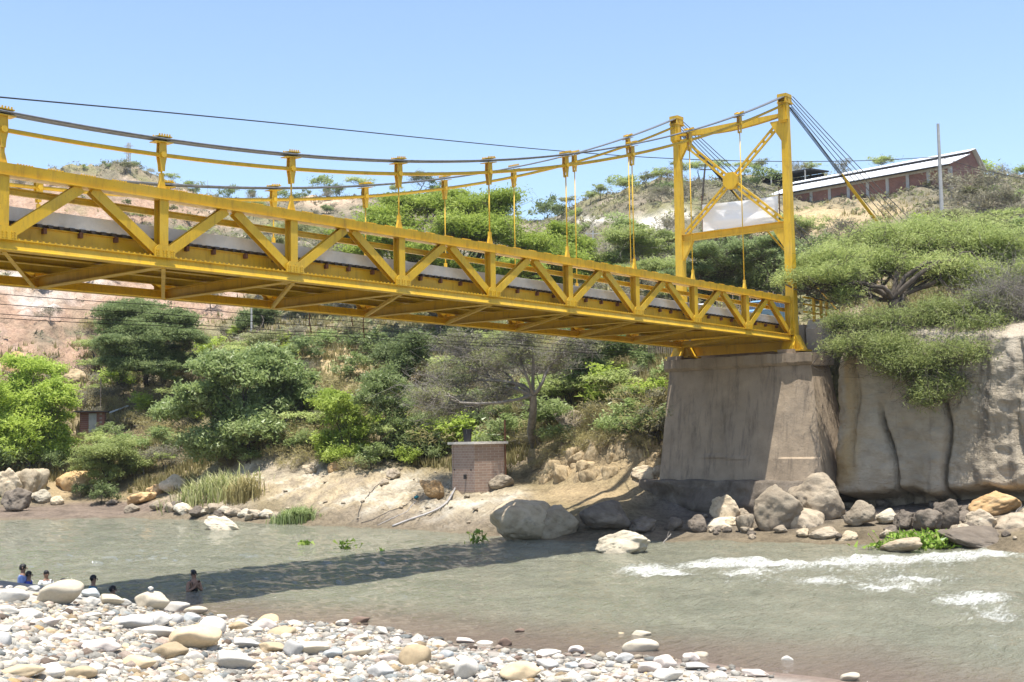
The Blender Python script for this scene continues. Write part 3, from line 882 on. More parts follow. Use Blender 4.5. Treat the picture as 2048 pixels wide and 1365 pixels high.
    for n in np.arange(N0, N1, .23):
        x = (n+.05*random.random())*PAN
        m.box((x-.05, y0-.02, zb(n)+.60), (x+.04, y0+.1, zb(n)+.74))
    tag(m.build('formwork_clips', RUST, B), kind='stuff')
    for j, y in enumerate((.66, 2.05, WB/2, WB-2.05, WB-.66)):
        d = .35 if j in (0, 4) else .33
        m = MB()
        for n in nodes[:-1]:
            m.ibeam((n*PAN, y, zb(n)+.745-d/2), ((n+1)*PAN, y, zb(n+1)+.745-d/2), .14 if j in (0, 4) else .22, d, .02, .014)
        m.build('stringer', YEL, B)
    for n in nodes:
        x = n*PAN; z = zb(n)
        m = MB(); m.ibeam((x, .2, z+.16), (x, WB-.2, z+.16), .30, .34, .02, .016)
        m.build('floor_beam', YEL, B)
    for n in range(N0, N1):
        m = MB()
        p0 = np.array((n*PAN+.12, .22, zb(n)+.03)); p1 = np.array(((n+1)*PAN-.12, WB-.22, zb(n+1)+.03))
        m.sweep([p0, p1], [(-.06, -.05), (.05, -.05), (.05, -.035), (-.045, -.035), (-.045, .05), (-.06, .05)])
        m.build('lateral_brace', YEL, B)
    # guard rail channel along both edges of the road
    for y in (.46, WB-.46):
        m = MB()
        m.sweep([(n*PAN, y, zb(n)+1.52) for n in np.arange(N0, N1+.1, .5)], [(-.03, -.09), (.05, -.09), (.05, -.06), (0, -.05), (0, .05), (.05, .06), (.05, .09), (-.03, .09)])
        m.build('guard_rail', YEL, B)
    # end plate girder on the pier
    m = MB(); m.box((40.95, .45, 8.55), (41.15, WB-.45, 9.72)); m.build('end_girder', YEL, B)
    # tower ---------------------------------------------------------
    TX = 40.62
    ztop = 20.75
    for y, s in ((.17, 1), (WB-.17, -1)):
        m = MB()
        lv = [(8.52, .23, .22), (14.5, .20, .18), (ztop, .175, .14)]
        m.loft([np.array([(TX-b, y-a, z), (TX+b, y-a, z), (TX+b, y+a, z), (TX-b, y+a, z)]) for z, a, b in lv])
        col = m.build('tower_column', YEL, B)
        m = MB()
        for e in (-1, 1):                      # flared feet
            m.loft([np.array([(TX-.3+q, y+e*.25, 8.52), (TX-.3+q, y+e*.62, 8.52), (TX-.3+q, y+e*.25, 9.25)]) for q in (0, .6)])
            m.loft([np.array([(TX+e*.24, y-.3+q, 8.53), (TX+e*.6, y-.3+q, 8.53), (TX+e*.24, y-.3+q, 9.2)]) for q in (0, .6)])
        m.box((TX-.65, y-.68, 8.44), (TX+.65, y+.68, 8.522))
        m.build('column_foot', YEL, col)
        m = MB()                               # saddle housing
        m.box((TX-.36, y-.26, ztop), (TX+.36, y+.26, ztop+.06))
        m.box((TX-.30, y-.24, ztop-.85), (TX-.12, y+.24, ztop-.002))
        for e in (-.22, .18):
            m.loft([np.array([(TX-.36, y+e+q, ztop+.05), (TX+.36, y+e+q, ztop+.05), (TX+.2, y+e+q, ztop+.42), (TX-.3, y+e+q, ztop+.42)]) for q in (0, .05)])
        m.box((TX-.34, y-.25, ztop+.30), (TX+.26, y+.25, ztop+.46))
        m.tube([(TX, y-.24, ztop+.22), (TX, y+.24, ztop+.22)], .16, 10)
        m.build('cable_saddle', YEL, col)
        m = MB(); m.loft([np.array([(TX-.34, y-.18, ztop-.85), (TX-.34, y+.18, ztop-.85), (TX-.34, y+.14, ztop-.1), (TX-.34, y-.14, ztop-.1)]), np.array([(TX-.2, y-.2, ztop-.95), (TX-.2, y+.2, ztop-.95), (TX-.2, y+.16, ztop-.1), (TX-.2, y-.16, ztop-.1)])])
        m.build('column_bracket', YEL, col)
        ha = []
        for zc_, sgn in ((14.55, -1), (19.95, -1)):  # haunches below the beams
            yi = y+s*.2
            m = MB(); m.loft([np.array([(TX-.1+q, yi, zc_), (TX-.1+q, yi+s*.62, zc_), (TX-.1+q, yi+s*.5, zc_-.25), (TX-.1+q, yi, zc_-1.05)]) for q in (0, .2)])
            m.build('haunch', YEL, B)
    yl, yr = .17+.19, WB-.17-.19
    m = MB(); m.ibeam((TX, yl, 14.72), (TX, yr, 14.72), .26, .36, .02, .016); m.build('portal_beam', YEL, B)
    m = MB()                                    # upper beam, deeper at mid span
    ys = np.linspace(yl, yr, 9); dp = .14+.24*np.sin(np.linspace(0, math.pi, 9))
    m.loft([np.array([(TX-.13, y, 20.30), (TX+.13, y, 20.30), (TX+.13, y, 20.30-d), (TX-.13, y, 20.30-d)]) for y, d in zip(ys, dp)])
    m.build('portal_beam', YEL, B)
    ctr = np.array((TX, WB/2, 17.35))
    for (ye, ze) in ((yl+.25, 19.75), (yr-.25, 19.75), (yl+.2, 14.98), (yr-.2, 14.98)):
        e = np.array((TX, ye, ze)); d = ctr-e; L = np.linalg.norm(d); d = d/L
        nrm = np.cross(d, (1, 0, 0))
        m = MB()
        for q in (-.11, .11): m.bar(e+nrm*q, ctr-d*.3+nrm*q, .10, .075, (1, 0, 0))
        for k in np.arange(.35, L-.35, .62): m.bar(e+d*k, e+d*(k+.17), .012, .20, tuple(nrm))
        m.build('laced_brace', YEL, B)
    m = MB(); m.loft([np.array([(TX-.12+q, WB/2+math.cos(a)*.46, 17.35+math.sin(a)*.46) for a in np.arange(8)*math.pi/4+math.pi/8]) for q in (0, .24)])
    m.build('brace_plate', YEL, B)
    # backstays -----------------------------------------------------
    for y in (.05, WB-.05):
        for k in range(5):
            a = np.array((TX+.3, y-.16+.08*k, 21.15-.08*k)); b = np.array((68.5-1.3*k, y-.6+.3*k, 12.6))
            pts = [a+(b-a)*t-np.array((0, 0, .25))*math.sin(math.pi*t) for t in np.linspace(0, 1, 9)]
            m = MB(); m.tube(pts, .022, 6); m.build('backstay_strand', STEEL, B, True)
        for k in range(4):
            a = np.array((TX+.25, y-.1+.06*k, 20.6)); b = np.array((60.6+.75*k, y-.4+.22*k, 11.2-.06*k))
            e = a+(b-a)*(.27+.01*k)
            m = MB(); m.tube([a, e], .018, 6); bs = m.build('backstay_strand', WIRE, B, True)
            m = MB(); m.tube([e, b], .028, 6); m.build('anchor_sleeve', YEL, B, True)
        m = MB(); m.box((61.6, y-.9, 8.5), (64.0, y+.9, 11.1)); m.build('anchor_block', PIERM, B)
make_bridge()

# pedestrian railing on the approach
def make_railing():
    o = np.array((42.4, -.25, 10.05))
    t = thing('yellow_railing', 'yellow three bar railing on the wing wall beside the tower foot', 'railing', o)
    for x in (42.15, 42.95, 43.6):
        m = MB(); m.box((x-.06, -.31, 9.98), (x+.06, -.19, 11.2)); m.build('post', YEL, t, off=o)
    for z in (10.42, 10.8, 11.14):
        m = MB(); m.tube([(41.2, -.17, z), (44.9, -.17, z-.03)], .045, 8); m.build('rail', YEL, t, True, off=o)
make_railing()

def make_banner():
    m, n, l, out = newmat('white_banner_cloth')
    v = objvec(n, l, (1, .25, 2))
    p = n.new('ShaderNodeBsdfPrincipled'); p.inputs['Roughness'].default_value = .7
    l.new(ramp(n, l, noise(n, l, 3, 5, .6, v), [(.3, (.84, .84, .85)), (.7, (.9, .9, .9))]), p.inputs['Base Color'])
    tr = n.new('ShaderNodeBsdfTranslucent'); tr.inputs[0].default_value = (.82, .83, .85, 1)
    mx = n.new('ShaderNodeMixShader'); mx.inputs[0].default_value = .12
    l.new(p.outputs[0], mx.inputs[1]); l.new(tr.outputs[0], mx.inputs[2]); l.new(mx.outputs[0], out.inputs[0])
    Y, Z = np.meshgrid(np.linspace(0, 1, 60), np.linspace(0, 1, 24), indexing='ij')
    y = 5.25-Y*4.35
    zt = 16.42-.14*Y-.03*np.sin(math.pi*Y); zb_ = 15.0-.05*Y+.03*np.sin(Y*9)
    z = zb_+(zt-zb_)*Z
    x = 40.95+.018*np.sin(Z*11+Y*3)*np.sin(math.pi*Y)+.02*fbm(Y*4, Z*9, oct=3, seed=91)
    o = np.array((40.95, 3.1, 15.0))
    V = np.stack([x.ravel(), y.ravel(), z.ravel()], 1)-o
    i = np.arange(59)[:, None]*24+np.arange(23)[None]
    F = np.stack([i.ravel(), (i+1).ravel(), (i+25).ravel(), (i+24).ravel()], 1)
    t = thing('white_banner', 'blank white cloth banner tied between the tower columns', 'banner', o)
    link('cloth', np_mesh('cloth', V, F, True), m, t)
    for ya, za in ((5.3, 16.9), (.86, 16.75)):
        mm = MB(); mm.tube([(41.02, ya, 14.9), (41.02, ya, za)], .03, 6); mm.build('stick', RUST, t, off=o)
    for (ya, yb, za) in ((5.25, 6.35, 16.4), (.9, .1, 16.25)):
        mm = MB(); mm.tube([(41.0, ya, za), (40.7, yb, za+.25)], .012, 5); mm.build('tie_rope', WIRE, t, off=o)
make_banner()

# ================================================================== STONES AND BOULDERS
def ico(sub):
    bm = bmesh.new(); bmesh.ops.create_icosphere(bm, subdivisions=sub, radius=1)
    V = np.array([v.co for v in bm.verts]); F = np.array([[v.index for v in f.verts] for f in bm.faces]); bm.free()
    return V, F
def rock_shape(sub, seed, planes=14, p=10, rough=.06, flat=0.0):
    """rounded convex lump: soft minimum of random planes, then weathered"""
    g = np.random.default_rng(seed)
    V, F = ico(sub)
    N = g.normal(size=(planes, 3)); N /= np.linalg.norm(N, axis=1)[:, None]
    E6 = np.linalg.qr(g.normal(size=(3, 3)))[0]
    N = np.concatenate([N, E6, -E6])
    H = np.concatenate([g.uniform(.7, 1.2, planes), g.uniform(.85, 1.3, 6)])
    d = np.maximum(0, V@N.T)/H
    r = (d**p).sum(1)**(-1/p)
    r = r*(1+rough*fbm(V[:, 0]*1.1+seed, V[:, 1]*1.1, V[:, 2]*1.1, oct=5, seed=seed, gain=.45))
    if rough > .2:                       # broken edges and cracks of the big boulders
        r = r*(1+.05*fbm(V[:, 0]*5, V[:, 1]*5, V[:, 2]*5+seed, oct=4, seed=seed+3, gain=.6))
        cr = np.abs(fbm(V[:, 0]*1.4, V[:, 1]*1.4+seed, V[:, 2]*1.4, oct=3, seed=seed+5))
        r = r*(1-.07*sstep(.05, .0, cr))
    W = V*r[:, None]
    W = W/np.abs(W).max(0)
    return W, F
BOULD = [np_mesh('boulder', *rock_shape(5, 130+k, 16+2*(k % 4), [9, 14, 11, 18, 8, 12][k % 6], [.42, .5, .36, .55, .3, .45][k % 6]), True) for k in range(8)]
STON = [np_mesh('river_stone', *rock_shape(4, 200+k, 10, [6, 9, 5, 12][k % 4], [.12, .16, .1, .18][k % 4]), True) for k in range(8)]
MESHMAT = {}
def shaped(pool, k, mat, key):
    """alike stones share the mesh; the material sits on the object"""
    if not pool[k].materials: pool[k].materials.append(mat)
    return pool[k]
def put_rock(name, pool, k, mat, key, P, size, rz, label, cat, group, tilt=(0, 0), sink=.18):
    o = bpy.data.objects.new(name, shaped(pool, k % len(pool), mat, key)); COL.objects.link(o)
    o.material_slots[0].link = 'OBJECT'; o.material_slots[0].material = mat
    o.scale = tuple(v/2 for v in size)
    o.rotation_euler = (tilt[0], tilt[1], rz)
    o.location = (P[0], P[1], P[2]+size[2]*(.5-sink))
    return tag(o, label, cat, group)
# boulders of the far bank: x, y of the foot, width, height in picture, kind, shape, label
BL = [
 (1042, 1082, 126, 80, 'tan', 0, 'huge rounded tan boulder standing in the water before the brick hut', .12),
 (1112, 1080, 90, 72, 'tan', 2, 'rounded tan boulder leaning on the huge tan boulder at the waterline', .12),
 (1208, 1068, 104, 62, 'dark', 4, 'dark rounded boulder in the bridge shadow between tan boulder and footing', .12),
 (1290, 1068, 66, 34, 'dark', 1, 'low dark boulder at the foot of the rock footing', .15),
 (1240, 1108, 118, 46, 'pale', 3, 'pale pointed boulder standing alone in the river rapids', .15),
 (1636, 1044, 112, 92, 'grey', 5, 'largest grey angular boulder leaning below the right corner of the pier', .1),
 (1552, 1062, 100, 92, 'grey', 2, 'big grey boulder left of the largest angular boulder', .1),
 (1606, 1077, 82, 56, 'grey', 0, 'smooth grey brown boulder in front of the largest angular boulder', .12),
 (1650, 1086, 64, 30, 'grey', 4, 'low mossy boulder at the waterline below the pier corner', .15),
 (1700, 1088, 44, 26, 'tan', 6, 'small tan boulder at the waterline beside the low mossy boulder', .15),
 (1448, 1050, 66, 62, 'tan', 3, 'tan pointed boulder half lit at the footing edge', .1),
 (1512, 992, 50, 26, 'pale', 1, 'pale slab stone resting on top of the boulder pile', .1),
 (1500, 1012, 34, 26, 'pale', 5, 'small pale block wedged in the boulder pile', .1),
 (1482, 1040, 32, 24, 'grey', 2, 'small grey block low in the boulder pile', .1),
 (1448, 1072, 66, 34, 'pale', 0, 'low pale boulder at the waterline by the footing', .15),
 (1490, 1070, 40, 40, 'grey', 7, 'small brown boulder between the pale one and the big grey one', .1),
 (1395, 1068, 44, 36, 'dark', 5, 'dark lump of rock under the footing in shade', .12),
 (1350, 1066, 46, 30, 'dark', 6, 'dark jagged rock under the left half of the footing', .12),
 (1675, 985, 60, 34, 'grey', 1, 'flat dark grey stone behind the largest angular boulder', .1),
 (1726, 1056, 70, 52, 'grey', 6, 'rounded grey boulder with brown stains below the cliff crack', .12),
 (1775, 1052, 46, 30, 'pale', 4, 'small pale boulder next to the brown stained one', .12),
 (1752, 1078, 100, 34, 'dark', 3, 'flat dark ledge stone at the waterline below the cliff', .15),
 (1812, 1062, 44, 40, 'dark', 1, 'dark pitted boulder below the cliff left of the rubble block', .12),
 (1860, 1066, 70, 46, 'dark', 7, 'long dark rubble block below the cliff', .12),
 (1896, 1062, 52, 60, 'dark', 5, 'upright dark square broken concrete block by the river plants', .1),
 (1985, 1032, 96, 46, 'orange', 2, 'tan orange boulder high on the rubble below the cliff', .12),
 (1958, 1060, 60, 40, 'grey', 3, 'grey rubble stone under the tan orange boulder', .12),
 (1952, 1100, 142, 38, 'dark', 4, 'long low dark boulder in the water beside the river plants', .15),
 (2036, 1090, 84, 56, 'grey', 0, 'brown grey boulder at the waterline beside the long low dark one', .12),
 (1802, 1105, 78, 24, 'tan', 0, 'smooth tan boulder awash in front of the river plants', .2),
 (440, 1061, 74, 28, 'pale', 3, 'pale pointed rock standing in calm water before the far mud bank', .15),
 (866, 998, 54, 36, 'orange', 5, 'square orange block on the pale rock slab', .06),
 (1000, 980, 52, 32, 'grey', 2, 'pale grey stone against the brick hut', .06),
 (789, 960, 34, 22, 'grey', 1, 'small grey block on the rock slab by the black hose', .06),
 (770, 972, 22, 14, 'grey', 6, 'small grey stone under the block on the rock slab', .06),
 (1146, 872, 72, 50, 'grey', 5, 'big flat topped grey boulder beside the bare tree trunk', .1),
 (1106, 822, 34, 20, 'pale', 1, 'pale boulder above the flat topped grey one', .1),
 (1285, 968, 56, 36, 'tan', 3, 'tan block leaning on the left edge of the pier footing', .06),
 (1315, 962, 28, 22, 'grey', 0, 'small grey stone touching the pier foot', .06),
 (40, 1024, 62, 46, 'dark', 1, 'dark jagged boulder at the left end of the mud bank', .1),
 (84, 1008, 38, 26, 'pale', 5, 'pale square boulder on the mud bank', .1),
 (114, 1012, 26, 20, 'tan', 2, 'small tan boulder next to the pale square one', .1),
 (14, 1000, 50, 60, 'tan', 3, 'tall grey rock slab leaning on the far bank bluff', .1),
 (282, 1010, 60, 24, 'orange', 7, 'orange stained ledge rock above the mud bank', .1),
 (310, 995, 32, 22, 'orange', 5, 'small orange block on the ledge rock', .1),
 (262, 1026, 30, 18, 'grey', 2, 'grey stone on the mud below the orange ledge', .1),
 (312, 1024, 26, 20, 'grey', 4, 'pale grey stone at the mud edge below the small orange block', .1),
 (225, 1012, 26, 12, 'dark', 6, 'small dark stone on the mud in plant shade', .1),
 (420, 1006, 70, 26, 'tan', 3, 'tan ledge block under the reed clump', .2),
 (350, 985, 60, 34, 'tan', 6, 'tan rounded ledge rock left of the reed clump', .2),
 (150, 985, 70, 40, 'orange', 0, 'ochre sandstone step in the bluff above the mud', .3),
 (60, 985, 70, 50, 'tan', 7, 'tan sandstone step in the bluff at the left', .3),
 (190, 930, 34, 18, 'sand', 3, 'small sandstone block above the acacia shrub', .2),
 (215, 860, 34, 20, 'dark', 1, 'dark boulder on the slope beside the little brick shack', .2),
 (668, 946, 30, 22, 'orange', 2, 'ochre stone under the green bushes', .2),
 (620, 950, 30, 18, 'tan', 5, 'tan stone under the big bush edge', .2),
 (310, 770, 44, 26, 'tan', 1, 'tan rock ledge under the dark acacia', .2),
 (150, 770, 50, 30, 'sand', 5, 'sandy rock outcrop on the red slope', .25),
 (30, 745, 60, 40, 'orange', 3, 'ochre outcrop low on the red slope', .25),
]
for i, (x, y, wd, ht, kind, k, lab, sink) in enumerate(BL):
    P = hit(x, y) if not (1230 < x < 1250) else atz(x, y)
    if P is None: continue
    if y > 1070 and P[2] < .6: P = atz(x, min(y, 1110)); 
    D = np.linalg.norm(P-CAM); W_ = wd*D/FPX; H_ = ht*D/FPX
    d = (P-CAM)[:2]; d /= np.linalg.norm(d)
    dep = W_*random.uniform(.7, .9)
    P = P+np.array([d[0], d[1], 0])*dep*.35
    P[2] -= 0.02
    put_rock('boulder', BOULD, k, ROCK[kind], kind, P, (W_*1.06, dep, H_/(1-sink)), math.atan2(d[1], d[0])-math.pi/2+random.uniform(-.25, .25), lab, 'boulder', 'boulders along the far bank',
             (random.uniform(-.25, .25), random.uniform(-.25, .25)), sink)
for i in range(22):
    x = 345+i*10.5; y = 1026+i*.75+random.uniform(-9, 2)
    P = hit(x, y)
    if P is None: continue
    kd = ['grey', 'tan', 'pale', 'dark'][(i*7) % 4]; k_ = np.linalg.norm(P-CAM)/FPX; wd = random.uniform(24, 46)*k_
    put_rock('ledge_rock', BOULD, i, ROCK[kd], kd, P, (wd, wd*.8, wd*random.uniform(.45, .65)), random.uniform(0, 6), {'grey': 'grey', 'tan': 'tan', 'pale': 'pale', 'dark': 'dark'}[kd]+' lumpy ledge rock at the waterline '+('below the reed clump' if x < 470 else 'beside the short green grass'), 'rock', kd+' ledge rocks at the waterline', (random.uniform(-.2, .2), random.uniform(-.2, .2)), .35)
# crumbling sandstone lumps in the eroded bank left of the pier
g = np.random.default_rng(17)
for i in range(60):
    x = g.uniform(1070, 1322); y = g.uniform(893, 968)-(x > 1200)*6
    P = hit(x, y)
    if P is None or P[2] > 7: continue
    s_ = g.uniform(.35, 1.15)
    put_rock('bank_block', BOULD, int(g.integers(8)), ROCK['sand'], 'sand', P-np.array((-.25, -.3, .35)), (s_*1.2, s_, s_*g.uniform(1.0, 1.9)), g.uniform(0, 6), ('large ' if s_ > .65 else 'small ')+'yellowish sandstone lump '+('high ' if y < 930 else 'low ')+'in the eroded bank '+('next to the pier' if x > 1240 else 'under the dry bushes' if x > 1150 else 'near the bare tree'), 'rock',
             'sandstone lumps in the eroded bank', (g.uniform(-.3, .3), g.uniform(-.3, .3)), .3)
# small rubble between the boulders below pier and cliff
for i in range(70):
    x = g.uniform(1380, 2060); y = g.uniform(1010, 1082)
    P = hit(x, y)
    if P is None or P[2] > 2.2: continue
    s_ = g.uniform(.2, .6)
    kd = ['dark', 'grey', 'grey', 'tan'][int(g.integers(4))]
    put_rock('rubble_stone', BOULD, int(g.integers(8)), ROCK[kd], kd, P, (s_*1.2, s_, s_*.8), g.uniform(0, 6),
             {'dark': 'small dark', 'grey': 'small grey', 'tan': 'small tan'}[kd]+' rubble stone '+('below the pier' if x < 1680 else 'below the cliff crack' if x < 1880 else 'near the tan orange boulder'), 'rock', kd+' rubble stones below pier and cliff', (0, 0), .25)
for i in range(40):
    x = g.uniform(480, 1000); y = g.uniform(940, 1048)
    P = hit(x, y)
    if P is None or P[2] > 4: continue
    s_ = g.uniform(.1, .32)
    put_rock('slab_stone', BOULD, int(g.integers(8)), ROCK['grey'], 'grey', P, (s_*1.3, s_, s_*.6), g.uniform(0, 6), ('tiny ' if s_ < .2 else 'small ')+'loose grey stone on the pale rock slab '+('near the brick hut' if x > 850 else 'near the hoses' if x > 690 else 'near the reeds'), 'rock', 'loose stones on the rock slab', (0, 0), .2)

# stones of the gravel bar
def bar_hit(px, py):
    d = ray(px, py); d = d/math.hypot(d[0], d[1])
    Ds = np.arange(12, 60, .06); P = CAM+Ds[:, None]*d
    h = np.maximum(bar_height(P[:, 0], P[:, 1]), -.03)
    b = np.nonzero(P[:, 2] <= h)[0]
    q = P[b[0]].copy(); q[2] = h[b[0]]
    return q
# x, foot y, width, height, kind, shape, label
SL = [
 (112, 1213, 96, 52, 'cream', 0, 'biggest cream boulder on the gravel bar beside the bathers'),
 (302, 1222, 68, 40, 'cream', 3, 'round cream boulder carrying a small stone at the water edge'),
 (222, 1214, 46, 28, 'cream', 5, 'cream stone between the two big boulders at the water edge'),
 (248, 1216, 30, 16, 'white', 1, 'small white stone beside the round cream boulder'),
 (358, 1227, 54, 26, 'white', 4, 'white stone right of the round cream boulder'),
 (430, 1274, 62, 46, 'white', 2, 'large bright white boulder with rounded top near the shore'),
 (392, 1233, 46, 22, 'cream', 6, 'cream stone at the shore behind the large white boulder'),
 (260, 1264, 86, 34, 'grey', 0, 'long grey brown flat stone beside the white oval one'),
 (310, 1257, 64, 32, 'white', 7, 'white oval stone on the gravel ridge'),
 (352, 1250, 40, 24, 'grey', 2, 'pale grey stone between white oval and blue grey stones'),
 (386, 1250, 38, 22, 'blue', 4, 'blue grey stone touching the large white boulder'),
 (312, 1284, 92, 32, 'white', 6, 'long white stone behind the big orange stone'),
 (382, 1306, 112, 56, 'orange', 0, 'big orange stone with flat top in the middle of the bar'),
 (338, 1328, 72, 40, 'tan', 3, 'pointed brown tan stone leaning on the big orange stone'),
 (468, 1346, 78, 50, 'white', 5, 'large white block with rounded edges in front of the orange stone'),
 (388, 1334, 40, 28, 'white', 1, 'white stone tucked beside the pointed brown one'),
 (282, 1345, 70, 30, 'orange', 4, 'pale orange slab in front of the pointed brown stone'),
 (60, 1242, 62, 26, 'white', 2, 'white stone behind the pink one near the left bathers'),
 (92, 1262, 68, 22, 'pink', 4, 'pale pink flat stone on the gravel'),
 (195, 1310, 86, 32, 'pink', 7, 'pinkish white stone on the open gravel'),
 (8, 1296, 36, 36, 'grey', 2, 'smooth grey green stone alone on the gravel'),
 (28, 1210, 60, 34, 'white', 6, 'white boulder screening the pair of bathers'),
 (12, 1235, 50, 22, 'white', 1, 'white stone in front of the boulder screening the pair'),
 (40, 1368, 90, 30, 'orange', 1, 'orange tan stone beside the white knobbly one'),
 (98, 1366, 56, 36, 'white', 3, 'white knobbly stone between two orange stones'),
 (165, 1366, 60, 34, 'orange', 6, 'orange stone right of the white knobbly one'),
 (836, 1332, 74, 50, 'tan', 2, 'pitted round tan brown boulder in the sandy shore'),
 (724, 1250, 42, 18, 'brown', 4, 'brown loaf shaped stone at the water edge'),
 (682, 1254, 32, 13, 'pink', 0, 'pale stone next to the brown loaf shaped one'),
 (716, 1322, 58, 28, 'cream', 6, 'cream oval stone with dark underside left of the pitted boulder'),
 (780, 1332, 40, 22, 'pink', 1, 'pale pink stone touching the pitted boulder'),
 (760, 1362, 56, 34, 'grey', 3, 'grey stone in front of the pitted boulder'),
 (662, 1322, 44, 22, 'blue', 0, 'blue grey stone left of the cream oval one'),
 (625, 1316, 66, 38, 'cream', 5, 'pale split boulder with a dark crack'),
 (568, 1276, 64, 22, 'orange', 2, 'orange flat stone near the wet sand'),
 (528, 1266, 50, 28, 'pink', 7, 'pinkish brown curved stone near the wet sand'),
 (478, 1266, 38, 20, 'tan', 1, 'tan stone beside the pinkish curved one'),
 (506, 1274, 44, 20, 'white', 6, 'white stone in front of the pinkish curved one'),
 (490, 1302, 56, 28, 'grey', 5, 'smooth grey stone between white blocks'),
 (545, 1310, 60, 24, 'orange', 3, 'pale orange stone right of the smooth grey one'),
 (590, 1318, 44, 34, 'grey', 4, 'grey angular stone beside the pale split boulder'),
 (930, 1362, 54, 46, 'white', 0, 'white lumpy boulder with a knob on top'),
 (1038, 1368, 84, 44, 'orange', 7, 'rounded orange brown boulder with a dark flat stone on it'),
 (895, 1320, 34, 20, 'blue', 2, 'blue grey stone right of the pitted boulder'),
 (900, 1345, 46, 26, 'cream', 3, 'cream stone left of the white lumpy boulder'),
 (1010, 1298, 28, 22, 'brown', 1, 'purple brown wedge shaped stone at the shore'),
 (930, 1292, 40, 18, 'pink', 5, 'pale pinkish stone on the wet sand'),
 (972, 1294, 42, 16, 'white', 2, 'white flat stone beside the purple brown wedge'),
 (1037, 1268, 24, 13, 'brown', 0, 'dark brown stone standing in the shallow water'),
 (1284, 1311, 76, 40, 'cream', 6, 'large pale boulder at the sandy shore end'),
 (1286, 1277, 42, 18, 'cream', 4, 'cream stone with green wet edge behind the large pale boulder'),
 (1246, 1272, 22, 10, 'orange', 5, 'small wet orange stone in the shallows'),
 (1250, 1330, 38, 22, 'grey', 1, 'grey stone at the end of the sandy shore'),
 (1330, 1344, 48, 34, 'pink', 3, 'pinkish pale boulder in front of the large pale one'),
 (1296, 1350, 52, 26, 'pink', 0, 'flat pale stone beside the pinkish boulder'),
 (1402, 1318, 42, 20, 'cream', 2, 'oval cream stone at the tip of the shore'),
 (1382, 1325, 36, 20, 'pink', 7, 'pink stone touching the oval cream one'),
 (1392, 1344, 50, 18, 'grey', 5, 'flat grey stone at the tip of the shore'),
 (1574, 1328, 26, 18, 'white', 1, 'single white stone standing in shallow water'),
 (1508, 1322, 24, 10, 'orange', 6, 'wet orange brown stone beside the tip of the shore'),
 (1697, 1366, 42, 20, 'cream', 0, 'round cream stone awash in the shallows'),
 (1806, 1342, 36, 12, 'brown', 2, 'low wet brown stone farthest out in the shallows'),
 (1340, 1368, 66, 26, 'white', 4, 'broad white stone at the sandy tip'),
 (1510, 1358, 56, 16, 'pink', 3, 'flat pale stones awash at the sandy tip'),
 (1130, 1352, 36, 14, 'white', 6, 'white stone on the open sand'),
 (1175, 1342, 36, 16, 'pink', 1, 'pale pink stone on the open sand'),
 (1212, 1368, 30, 14, 'pink', 5, 'small pink stone on the open sand'),
 (1100, 1316, 60, 18, 'white', 2, 'white flat stone in the line along the wet sand'),
 (1150, 1312, 34, 20, 'pink', 0, 'pale stone in the line along the wet sand'),
]
for i, (x, y, wd, ht, kind, k, lab) in enumerate(SL):
    P = bar_hit(x, min(y, 1366)-2)
    D = np.linalg.norm(P-CAM); W_ = wd*D/FPX; H_ = ht*D/FPX
    d = (P-CAM)[:2]; d /= np.linalg.norm(d)
    dep = W_*random.uniform(.62, .8)
    P = P+np.array([d[0], d[1], 0])*dep*.42
    P[2] = max(float(bar_height(P[0], P[1])), -.08)
    H_ = max(.08, H_*.98-dep*.15*.3)
    put_rock('river_stone', STON, k, STONE[kind], kind, P, (W_*1.04, dep, H_/.85), math.atan2(d[1], d[0])-math.pi/2+random.uniform(-.2, .2), lab, 'stone', 'stones on the gravel bar',
             (random.uniform(-.1, .1), random.uniform(-.15, .15)), .15)
for (x, y, wd, ht, kind, lab, under) in ((308, 1187, 15, 9, 'white', 'tiny white stone balanced on the round cream boulder', None), (1024, 1338, 26, 10, 'brown', 'dark flat stone lying on the orange brown boulder', None)):
    o_ = [o for o in COL.objects if o.get('label', '').startswith('round cream boulder' if x < 500 else 'rounded orange brown boulder')][0]
    P = np.array(o_.location); P[2] += o_.scale[2]*.86
    D = np.linalg.norm(P-CAM)
    put_rock('river_stone', STON, 3, STONE[kind], kind, P, (wd*D/FPX, wd*D/FPX*.7, ht*D/FPX), .4, lab, 'stone', 'stones on the gravel bar', sink=.05)

